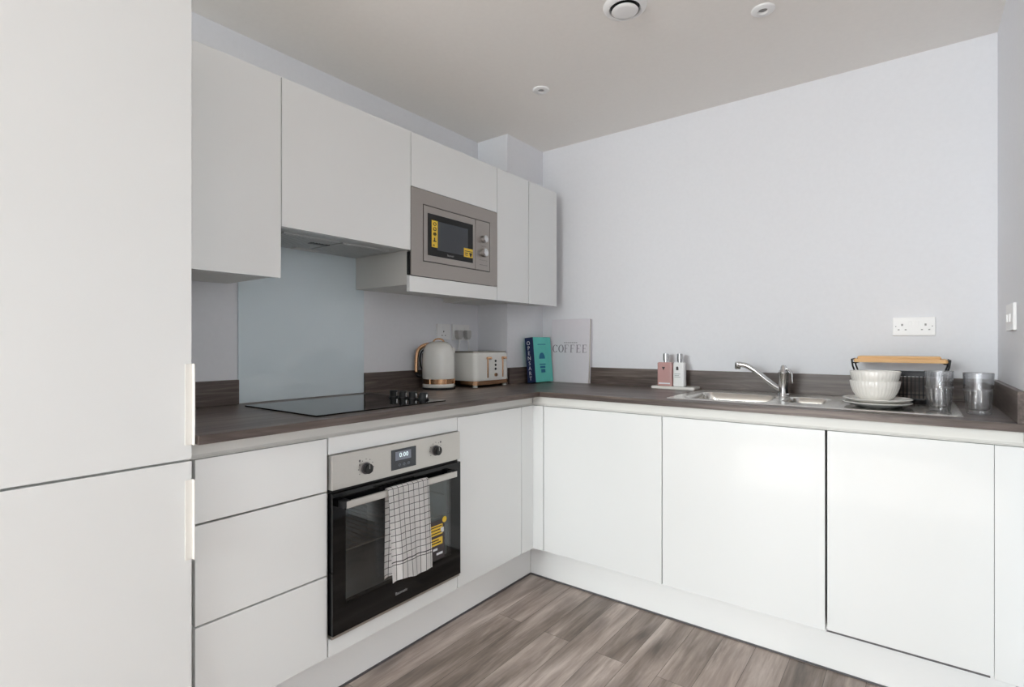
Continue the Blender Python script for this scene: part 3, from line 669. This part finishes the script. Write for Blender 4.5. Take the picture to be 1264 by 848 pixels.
# ------------------------------------------------------------------ toaster
t = thing('toaster', 'cream four-slot toaster with rose-gold levers and base trim', 'toaster', (.12, -.49, ZT))
TX0, TX1, TY0, TY1 = .0310, .238, -.628, -.360
def rrect(x0, x1, y0, y1, r, n=8):
    pts = []
    for cx_, cy_, a0 in ((x1 - r, y1 - r, 0), (x0 + r, y1 - r, 90), (x0 + r, y0 + r, 180), (x1 - r, y0 + r, 270)):
        for k in range(n + 1): a = math.radians(a0 + 90 * k / n); pts.append((cx_ + r * math.cos(a), cy_ + r * math.sin(a)))
    return pts
def rbox(bm, x0, x1, y0, y1, z0, z1, r, bev=0): return prism(bm, rrect(x0, x1, y0, y1, r), 2, z0, z1, bev)
obj('body', rbox(nb(), TX0, TX1, TY0, TY1, .941, 1.0795, .028, .004), M['cream'], t, True, auto=25)
obj('base_trim', rbox(nb(), TX0 - .002, TX1 + .002, TY0 - .002, TY1 + .002, .921, .9408, .029, .002), M['bronze'], t, True, auto=25, label='bronze base trim')
tp = obj('top_plate', rbox(nb(), TX0 + .004, TX1 - .004, TY0 + .004, TY1 - .004, 1.0795, 1.087, .026, .003), M['steel'], t, True, auto=25, label='brushed steel top')
each('bread_slot', [(.05, .205, y, y + .02, 1.086, 1.0876) for y in (-.585, -.545, -.465, -.425)], M['black'], tp)
for x, y in ((TX0 + .03, TY0 + .03), (TX1 - .020, TY0 + .020), (TX1 - .020, TY1 - .020), (TX0 + .03, TY1 - .03)): obj('foot', disc(nb(), (x, y, ZT), .012, 2, .0115, 20), M['cream'], t)
for y in (-.536, -.416):
    obj('lever_track', box(nb(), TX1, TX1 + .0015, y - .0055, y + .0055, .955, 1.058, .0005), M['rose'], t, label='vertical rose-gold lever track')
    b = nb(); box(b, TX1 + .0015, TX1 + .018, y - .014, y + .014, 1.047, 1.060, .004); obj('lever', b, M['rose'], t, True, auto=35)
for i, z in enumerate((1.038, 1.018, .998, .968)):
    b = nb(); disc(b, (TX1, -.476, z), .0062 if i < 3 else .009, 0, .0035 if i < 3 else .008, 20, .0008); obj('button', b, M['black'] if i < 3 else M['bronze'], t, True, auto=35)

# ------------------------------------------------------------------ sockets, plugs, cords, switch
def socket_x(label, y0, y1, z0, z1, double):
    t = thing('wall_socket', label, 'socket', (0, (y0 + y1) / 2, z0))
    obj('plate', box(nb(), .0003, .0085, y0, y1, z0, z1, .002), M['white_plastic'], t)
    n = 2 if double else 1
    for i in range(n):
        yc = y0 + (y1 - y0) * (i + .5) / n
        obj('rocker', box(nb(), .0085, .0115, yc - .007, yc + .007, z0 + .052, z0 + .068, .001), M['white_plastic'], t)
        b = nb(); box(b, .0083, .0088, yc - .003, yc + .003, z0 + .036, z0 + .044); box(b, .0083, .0088, yc - .014, yc - .008, z0 + .018, z0 + .022); box(b, .0083, .0088, yc + .008, yc + .014, z0 + .018, z0 + .022)
        obj('pin_holes', b, M['black'], t)
    return t
socket_x('white single wall socket above the kettle', -.661, -.569, 1.148, 1.227, False)
socket_x('white double wall socket with plugs in it above the toaster', -.550, -.418, 1.143, 1.227, True)
def plug(label, y, cordpts):
    t = thing('power_plug', label, 'plug', (.01, y, 1.155), group=None)
    b = nb(); prism(b, [(-.02 + y, 1.196), (.02 + y, 1.196), (.018 + y, 1.162), (.008 + y, 1.148), (-.008 + y, 1.148), (-.018 + y, 1.162)], 0, .0092, .038, .003)
    obj('body', b, M['plug_grey'], t)
    b = nb(); tube(b, curve(cordpts, 8), .0035, 8); obj('cord', b, M['white_plastic'], t, True)
plug('grey plug in left half of the double wall socket, cord to kettle', -.517, [(.026, -.517, 1.150), (.03, -.52, 1.12), (.024, -.55, 1.03), (.024, -.63, .94), (.03, -.655, ZT + .004)])
plug('grey plug in right half of the double wall socket, cord to toaster', -.451, [(.026, -.451, 1.150), (.032, -.45, 1.13), (.021, -.44, 1.08), (.0195, -.455, 1.02), (.0195, -.46, .99)])
# double socket on the back wall
t = thing('wall_socket', 'white double wall socket on the back wall above bread bin', 'socket', (1.934, 0, 1.157))
obj('plate', box(nb(), 1.868, 2.0, -.0085, -.0003, 1.157, 1.228, .002), M['white_plastic'], t)
for xc in (1.923, 1.945): obj('rocker', box(nb(), xc - .0055, xc + .0055, -.0115, -.0085, 1.194, 1.213, .001), M['white_plastic'], t)
for xc in (1.898, 1.970):
    b = nb(); box(b, xc - .003, xc + .003, -.0088, -.0083, 1.195, 1.203); box(b, xc - .014, xc - .008, -.0088, -.0083, 1.178, 1.182); box(b, xc + .008, xc + .014, -.0088, -.0083, 1.178, 1.182)
    obj('pin_holes', b, M['grey_plastic'], t)
for x in (1.878, 1.990): obj('screw_cap', disc(nb(), (x, -.0085, 1.193), .002, 1, -.0008, 12), M['grey_plastic'], t)
t = thing('light_switch', 'white double light switch on the right wall', 'switch', (XR, -.372, 1.16))
obj('plate', box(nb(), XR - .0085, XR - .0003, -.452, -.300, 1.166, 1.247, .002), M['white_plastic'], t)
for y in (-.345, -.40): obj('rocker', box(nb(), XR - .0125, XR - .0085, y - .008, y + .008, 1.192, 1.216, .001), M['white_plastic'], t)

# ------------------------------------------------------------------ books
# navy and teal book leaning on the boxed column (built upright about its lower left edge, then tilted)
t = thing('book', 'thick book with navy spine and teal cover leaning near the corner', 'book', (.252, -.213, ZT + .0005), 0, local=True)
t.rotation_euler = (0, math.radians(-5.2), math.radians(-4))
bw, bh, bd_ = .056, .247, .158
b = nb(); box(b, .004, bw - .003, .004, bd_ - .003, .003, bh - .003, .0015); obj('pages', b, M['page'], t)
b = nb(); box(b, 0, bw, 0, .004, 0, bh, .001); obj('spine', b, M['navy'], t, label='navy spine with white letters')
obj('front_cover', box(nb(), bw - .003, bw, .0042, bd_, 0, bh, .0008), M['teal'], t, label='teal front cover')
obj('back_cover', box(nb(), 0, .003, .0042, bd_, 0, bh, .0008), M['teal'], t)
b = nb()
for i, ch in enumerate('OPENSART'): letters(b, ch, .030, (.024, -.0006, bh - .032 - i * .0275), (1, 0, 0), (0, 0, 1), .0006)
obj('spine_lettering', b, M['white_ink'], t)
b = nb(); x = bw + .0001
dome = [(.075 + .026 * math.cos(a * PI / 12) - .004, .128 + .034 * math.sin(a * PI / 12)) for a in range(13)]
prism(b, dome, 0, x, x + .0006); box(b, x, x + .0006, .046, .098, .094, .1); box(b, x, x + .0006, .05, .094, .076, .088); box(b, x, x + .0006, .056, .092, .052, .07); box(b, x, x + .0006, .04, .11, .205, .209)
obj('cover_print', b, M['navy_ink'], t)
# large coffee book
t = thing('book', 'large pale book titled COFFEE standing against the back wall', 'book', (.41, -.045, ZT), 0, local=True)
t.rotation_euler = (math.radians(-3.0), 0, 0); t.location = Vector((.413, -.047, ZT + .0008)) * S
cw, chh, ct = .122, .352, .024
obj('pages', box(nb(), -cw + .003, cw - .004, .003, ct - .003, .003, chh - .004, .0008), M['page'], t)
b = nb(); box(b, -cw, cw, 0, .0028, 0, chh, .0008); box(b, -cw, cw, ct - .0028, ct, 0, chh, .0008); box(b, -cw, -cw + .003, .0028, ct - .0028, 0, chh)
obj('cover', b, M['cover_paper'], t)
def serif(bm, kind, x, z, w, h, y):
    s, th = w * .24, h * .045; d0, d1 = y - .0005, y
    def bx(a, c, e, f): box(bm, x + a, x + c, d0, d1, z + e, z + f)
    if kind in 'EF':
        bx(w * .12, w * .12 + s * .75, 0, h); bx(0, w * .5, 0, th) if kind == 'F' else bx(0, w * .92, 0, th)
        bx(0, w * .92, h - th, h); bx(w * .12, w * .62, h * .5, h * .5 + th); bx(w * .88, w * .92, h * .8, h); bx(w * .6, w * .64, h * .42, h * .62)
        if kind == 'E': bx(w * .88, w * .92, 0, h * .2)
    else:
        n = 28; a0, a1 = (0, 2 * PI) if kind == 'O' else (math.radians(42), math.radians(318))
        t_ = bmesh.new(); rings = []
        for i in range(n + 1):
            a = a0 + (a1 - a0) * i / n; ro = (w * .5, h * .5); ri = (w * .5 - s * .8, h * .5 - th)
            c_, s_ = math.cos(a), math.sin(a)
            rings.append([t_.verts.new((x + w * .5 + r[0] * c_, yy, z + h * .5 + r[1] * s_)) for yy in (d0, d1) for r in (ro, ri)])
        for a, c in zip(rings, rings[1:]):
            for p, q in ((0, 1), (1, 3), (3, 2), (2, 0)): t_.faces.new((a[p], a[q], c[q], c[p]))
        merge(bm, t_)
        if kind == 'C': bx(w * .86, w * .90, h * .70, h * .98)
b = nb(); lw = .0345
for i, ch in enumerate('COFFEE'): serif(b, ch, -.112 + i * .0382, .166, lw * (1 if ch in 'CO' else .86), .043, -.0001)
for i in range(7): box(b, -.038 + i * .0125, -.0285 + i * .0125, -.0006, -.0001, .219, .2225)
obj('title_lettering', b, M['grey_ink'], t)

# ------------------------------------------------------------------ soap tray and bottles
tr = tag(obj('soap_tray', rbox(nb(), .918, 1.128, -.118, -.030, ZT + .0003, ZT + .0125, .006, .002), M['ceramic_white']), 'white slab tray under the two soap bottles', 'tray')
def bottle(label, x, y, w, h, body_m, base_z):
    t = thing('soap_bottle', label, 'bottle', (x, y, base_z), group=None)
    bd = obj('body', rbox(nb(), x - w / 2, x + w / 2, y - .02, y + .02, base_z + .0005, base_z + h, .009, .003), body_m, t, True, auto=25)
    cz = base_z + h
    b = nb(); disc(b, (x, y, cz), .010, 2, .006, 24); obj('neck', b, M['chrome'], t, True, auto=35)
    b = nb(); disc(b, (x, y, cz + .006), .0135, 2, .036, 28, .0015); obj('cap', b, M['chrome'], t, True, auto=35, label='silver cap')
    return t, bd, cz
t, bd, cz = bottle('pink liquid soap bottle with silver cap on white tray', .978, -.078, .074, .1135, M['pink_liquid'], ZT + .0125)
b = nb(); prism(b, [(.966, cz - .022), (.982, cz - .022), (.974, cz - .038)], 1, -.0992, -.0984); obj('emblem', b, M['label_dark'], t)
b = nb(); box(b, .950, 1.006, -.0992, -.0984, ZT + .022, ZT + .028); obj('label_line', b, M['white_ink'], t)
t, bd, cz = bottle('white lotion bottle with silver cap on white tray', 1.046, -.078, .054, .1135, M['white_plastic'], ZT + .0125)
b = nb(); box(b, 1.036, 1.047, -.0992, -.0984, cz - .036, cz - .024); disc(b, (1.0415, -.0984, cz - .024), .0055, 1, -.0008, 14); obj('emblem', b, M['label_dark'], t)
b = nb(); [box(b, 1.028, 1.056 - .006 * (i % 2), -.0990, -.0984, cz - .055 - i * .007, cz - .053 - i * .007) for i in range(3)]; obj('print', b, M['grey_plastic'], t)

# ------------------------------------------------------------------ sink
DX0, DX1, DY0, DY1 = 1.150, 2.053, -.535, -.060; DZ = ZT + .0035
def sd(x, y, x0, x1, y0, y1, r):
    cx_, cy_ = (x0 + x1) / 2, (y0 + y1) / 2; qx = abs(x - cx_) - (x1 - x0) / 2 + r; qy = abs(y - cy_) - (y1 - y0) / 2 + r
    return math.hypot(max(qx, 0), max(qy, 0)) + min(max(qx, qy), 0) - r
B1 = (1.205, 1.505, -.497, -.195); B2 = (1.545, 1.685, -.430, -.205); DR = (1.72, 2.025, -.505, -.100)
def ss(t): t = max(0, min(1, t)); return t * t * (3 - 2 * t)
def sink_z(x, y):
    z = DZ
    d = sd(x, y, *B1, .045); z -= .145 * ss((-d) / .022) if d < 0 else 0
    if d < -.022: z -= .006 * ss((-d - .022) / .12)
    d = sd(x, y, *B2, .040); z -= .085 * ss((-d) / .024) if d < 0 else 0
    d = sd(x, y, *DR, .030)
    if d < 0:
        k = ss(-d / .01); z -= .0035 * k
        if d < -.018: z += .0035 * (.5 + .5 * math.cos((x - 1.872) / .0305 * 2 * PI)) ** 3 * ss((-d - .018) / .01)
    d = sd(x, y, DX0, DX1, DY0, DY1, .022)
    if d > -.006: z -= .0030 * ss((d + .006) / .006)
    return z
def sink_part(keep):
    bm = nb(); st = .0055; nx = int((DX1 - DX0) / st) + 1; ny = int((DY1 - DY0) / st) + 1; vs_ = {}
    def vert(i, j):
        if (i, j) not in vs_:
            x = DX0 + (DX1 - DX0) * i / nx; y = DY0 + (DY1 - DY0) * j / ny
            # pull outline corners in to a radius
            d = sd(x, y, DX0, DX1, DY0, DY1, .022)
            if d > 0:
                cx_ = min(max(x, DX0 + .022), DX1 - .022); cy_ = min(max(y, DY0 + .022), DY1 - .022)
                v = Vector((x - cx_, y - cy_)); v = v.normalized() * .022; x, y = cx_ + v.x, cy_ + v.y
            vs_[(i, j)] = bm.verts.new((x, y, sink_z(x, y)))
        return vs_[(i, j)]
    for i in range(nx):
        for j in range(ny):
            x = DX0 + (DX1 - DX0) * (i + .5) / nx; y = DY0 + (DY1 - DY0) * (j + .5) / ny
            if keep(x, y):
                vv = [vert(i, j), vert(i + 1, j), vert(i + 1, j + 1), vert(i, j + 1)]
                try: bm.faces.new(vv)
                except ValueError: pass
    bmesh.ops.remove_doubles(bm, verts=bm.verts[:], dist=.00005)
    return bm
i1 = lambda x, y: sd(x, y, *B1, .045) < .004
i2 = lambda x, y: sd(x, y, *B2, .040) < .004
i3 = lambda x, y: sd(x, y, *DR, .030) < .004
t = thing('sink', 'stainless steel inset sink with one and a half bowls and drainer', 'sink', (1.6, -.3, ZT))
obj('deck', sink_part(lambda x, y: not (i1(x, y) or i2(x, y) or i3(x, y))), M['sink_steel'], t, True)
m1 = obj('bowl', sink_part(i1), M['sink_steel'], t, True, label='large main bowl')
m2 = obj('bowl', sink_part(i2), M['sink_steel'], t, True, label='small half bowl')
obj('drainer', sink_part(i3), M['sink_steel'], t, True, label='ribbed draining board')
b = nb(); lathe(b, [(0, .764), (.028, .764), (.034, .767), (.036, .766), (.036, .7645)], (1.355, -.345), 28); obj('waste', b, M['chrome'], m1, True)
b = nb(); lathe(b, [(0, .830), (.026, .830), (.032, .833), (.034, .832), (.034, .8305)], (1.615, -.318), 28); obj('waste', b, M['chrome'], m2, True)

# ------------------------------------------------------------------ tap
TX, TY = 1.506, -.150; TZ = DZ
t = thing('mixer_tap', 'chrome single-lever kitchen mixer tap with long angled spout', 'tap', (TX, TY, TZ))
b = nb(); lathe(b, [(0, TZ), (.0245, TZ), (.0245, TZ + .004), (.0205, TZ + .008), (.0195, TZ + .02), (.0195, TZ + .085), (.021, TZ + .088), (.021, TZ + .094), (0, TZ + .094)], (TX, TY), 36); obj('body', b, M['chrome'], t, True, auto=40)
b = nb(); lathe(b, [(0, TZ + .0942), (.0195, TZ + .0942), (.0180, TZ + .100), (.0125, TZ + .106), (.0115, TZ + .116), (.008, TZ + .1225), (0, TZ + .1245)], (TX, TY), 36); cpv = obj('cap', b, M['chrome'], t, True, auto=40)
b = nb(); tube(b, curve([(TX + .004, TY - .006, TZ + .108), (TX + .016, TY - .006, TZ + .108), (TX + .030, TY - .004, TZ + .092), (TX + .034, TY - .003, TZ + .050)], 6), .0055, 10, flat=.7); obj('lever', b, M['chrome'], cpv, True)
b = nb(); tube(b, curve([(TX - .012, TY, TZ + .022), (TX - .048, TY - .004, TZ + .048), (TX - .105, TY - .01, TZ + .096), (TX - .138, TY - .012, TZ + .117), (TX - .160, TY - .014, TZ + .1225), (TX - .172, TY - .015, TZ + .124)], 7), .0112, 14); obj('spout', b, M['chrome'], t, True)
b = nb(); lathe(b, [(0, TZ + .103), (.0095, TZ + .103), (.0118, TZ + .106), (.0118, TZ + .130), (.008, TZ + .134), (0, TZ + .134)], (TX - .176, TY - .015), 24); obj('aerator', b, M['chrome'], t, True, auto=40)

# ------------------------------------------------------------------ bread bin
BX0, BX1, BY0, BY1 = 1.762, 2.022, -.272, -.085; BZ0, BZ1 = DZ + .001, 1.024
t = thing('bread_bin', 'black wire bread bin with bamboo lid standing on the drainer', 'bread bin', (1.89, -.18, BZ0))
b = nb()
for z, h in ((BZ1, .011), (BZ0 + .022, .003)):
    for q in ((BX0, BX1, BY0, BY0 + .003), (BX0, BX1, BY1 - .003, BY1), (BX0, BX0 + .003, BY0 + .003, BY1 - .003), (BX1 - .003, BX1, BY0 + .003, BY1 - .003)): box(b, q[0], q[1], q[2], q[3], z - h, z)
obj('rim', b, M['black_metal'], t)
b = nb(); r = .0011
n = 22
for i in range(n + 1):
    x = BX0 + .003 + (BX1 - BX0 - .006) * i / n
    tube(b, [(x, BY0 + .0015, BZ1 - .005), (x, BY0 + .0015, BZ0 + .012), (x, BY0 + .014, BZ0 + .0015), (x, BY1 - .014, BZ0 + .0015), (x, BY1 - .0015, BZ0 + .012), (x, BY1 - .0015, BZ1 - .005)], r, 5)
n = 18
for i in range(1, n):
    y = BY0 + (BY1 - BY0) * i / n
    tube(b, [(BX0 + .0015, y, BZ1 - .005), (BX0 + .0015, y, BZ0 + .012), (BX0 + .014, y, BZ0 + .003), (BX1 - .014, y, BZ0 + .003), (BX1 - .0015, y, BZ0 + .012), (BX1 - .0015, y, BZ1 - .005)], r, 5)
obj('wire_basket', b, M['black_metal'], t)
for sx, x in ((-1, BX0), (1, BX1)):
    b = nb(); xo = x + sx * .008; zt = 1.068
    tube(b, [(x, BY0 + .03, BZ1 - .004), (xo, BY0 + .03, BZ1 + .02), (xo + sx * .003, BY0 + .03, zt), (xo + sx * .003, BY1 - .03, zt), (xo, BY1 - .03, BZ1 + .02), (x, BY1 - .03, BZ1 - .004)], .003, 8)
    tube(b, [(xo + sx * .003, BY0 + .03, zt - .012), (x - sx * .004, BY0 + .03, zt - .012), (x - sx * .004, BY1 - .03, zt - .012), (xo + sx * .003, BY1 - .03, zt - .012)], .0025, 8)
    obj('handle', b, M['black_metal'], t, label='black bent wire end handle')
    for yy in (BY0 + .0015, BY1 - .0015): obj('corner_post', tube(nb(), [(x, yy, BZ0), (x, yy, BZ1 - .002)], .0024, 8), M['black_metal'], t)
ld = obj('lid', rbox(nb(), BX0 - .004, BX1 + .005, BY0 + .006, BY1 - .012, 1.0585, 1.071, .008, .002), M['bamboo'], t, label='flat bamboo lid')
obj('lid_board', rbox(nb(), BX0 + .006, BX1 - .012, BY0 + .03, BY1 - .012, 1.0712, 1.080, .008, .002), M['bamboo'], ld)

# ------------------------------------------------------------------ crockery
PX, PY = 1.835, -.395
def plate(label, z, r, m='ceramic_white'):
    b = nb(); lathe(b, [(0, z), (r * .58, z), (r * .60, z + .0015), (r * .72, z + .004), (r * .97, z + .0125), (r, z + .0150), (r * .985, z + .0168), (r * .955, z + .0156), (r * .71, z + .0072), (r * .60, z + .0045), (0, z + .0045)], (PX, PY), 72)
    o = obj('plate', b, M['ceramic_white'], smooth=True, auto=50); tag(o, label, 'plate', 'stacked dinner plates')
    return o
plate('lower of two stacked white dinner plates on the drainer', DZ + .0005, .099)
plate('upper of two stacked white dinner plates, directly under the bowls', DZ + .0130, .099)
def bowl(label, z):
    r = .0722
    b = nb(); lathe(b, [(0, z), (.036, z), (.0375, z + .001), (.043, z + .005), (.054, z + .015), (.0630, z + .030), (.0690, z + .048), (r, z + .0675), (r - .001, z + .069), (r - .003, z + .0675), (.0655, z + .050), (.059, z + .034), (.046, z + .0325), (.030, z + .0322), (0, z + .032)], (PX - .006, PY + .005), 160, rfun=lambda a, zz: 1 + .010 * math.cos(40 * a) * (1 if zz > z + .012 and zz < z + .0685 else 0))
    o = obj('bowl', b, M['ceramic_white'], smooth=True, auto=60); tag(o, label, 'bowl', 'stacked cereal bowls')
bowl('lower of two nested white ribbed bowls on the plates', DZ + .0185)
bowl('upper of two nested white ribbed bowls on the plates', DZ + .0510)

def tumbler(label, x, y, z):
    k = 10
    def fac(a, zz):
        h = zz - z
        if h > .074 or h < .004: return 1
        amp = .10 * ss((.074 - h) / .006) * ss((h - .004) / .004)
        return 1 - amp * (1 - abs(math.cos(k * a / 2)) ** .7)
    R0, R1 = .0290, .0368; prof = [(0, z), (R0 - .004, z), (R0, z + .003), (R0 + .0006, z + .01), (R0 + .0026, z + .030), (R0 + .0048, z + .055), (R0 + .0060, z + .071), (R1 - .0002, z + .0745), (R1 - .0016, z + .079), (R1 - .001, z + .100), (R1, z + .1255), (R1 - .0005, z + .127), (R1 - .0018, z + .127), (R1 - .0026, z + .1245), (R1 - .0036, z + .100), (R1 - .0048, z + .079), (R1 - .0056, z + .071), (R0 + .0008, z + .036), (R0 - .003, z + .017), (R0 - .008, z + .0135), (0, z + .0125)]
    b = nb(); seg = 100; rings = []
    for n_, (r, zz) in enumerate(prof):
        if r == 0: rings.append([b.verts.new((x, y, zz))]); continue
        rings.append([b.verts.new((x + r * (fac(2 * PI * i / seg, zz) if n_ < 10 else 1) * math.cos(2 * PI * i / seg), y + r * (fac(2 * PI * i / seg, zz) if n_ < 10 else 1) * math.sin(2 * PI * i / seg), zz)) for i in range(seg)])
    for a, c in zip(rings, rings[1:]):
        for i in range(seg):
            j = (i + 1) % seg
            if len(a) == 1: b.faces.new((a[0], c[j], c[i]))
            elif len(c) == 1: b.faces.new((a[i], a[j], c[0]))
            else: b.faces.new((a[i], a[j], c[j], c[i]))
    tag(obj('tumbler', b, M['tumbler'], smooth=True, auto=9), label, 'glass', 'clear tumblers by the drainer')
tumbler('clear fluted glass tumbler standing on the sink drainer', 1.998, -.42, DZ + .0004)
tumbler('clear fluted glass tumbler standing on the worktop beside right wall', 2.0915, -.425, ZT + .0004)

# ------------------------------------------------------------------ ceiling fittings
def downlight(label, x, y):
    t = thing('downlight', label, 'downlight', (x, y, ZC - .006), group=None)
    b = nb(); lathe(b, [(.014, ZC - .0005), (.014, ZC - .003), (.017, ZC - .0075), (.034, ZC - .006), (.037, ZC - .003), (.037, ZC - .0003)], (x, y), 40); obj('bezel', b, M['white_plastic'], t, True, auto=50)
    b = nb(); lathe(b, [(0, ZC - .0012), (.0138, ZC - .0012), (.0138, ZC - .0004), (0, ZC - .0004)], (x, y), 32); obj('lens', b, M['grey_plastic'], t)
downlight('small white round downlight near the boxed column', .628, -.637)
downlight('white round downlight nearer the right wall', 1.533, -.650)
t = thing('ceiling_vent', 'white round ventilation valve in the ceiling above the floor', 'vent', (1.17, -.94, ZC - .02))
b = nb(); lathe(b, [(.048, ZC - .0003), (.048, ZC - .005), (.052, ZC - .012), (.058, ZC - .013), (.068, ZC - .008), (.072, ZC - .0003)], (1.172, -.945), 56); obj('collar', b, M['white_plastic'], t, True, auto=50)
b = nb(); lathe(b, [(0, ZC - .0004), (.0475, ZC - .0004), (.0475, ZC - .001), (0, ZC - .001)], (1.172, -.945), 40); obj('throat', b, M['black'], t)
b = nb(); lathe(b, [(0, ZC - .0012), (.012, ZC - .0012), (.012, ZC - .010), (.040, ZC - .012), (.0435, ZC - .016), (.042, ZC - .0185), (.030, ZC - .021), (0, ZC - .022)], (1.172, -.945), 56); obj('disc', b, M['white_plastic'], t, True, auto=50)
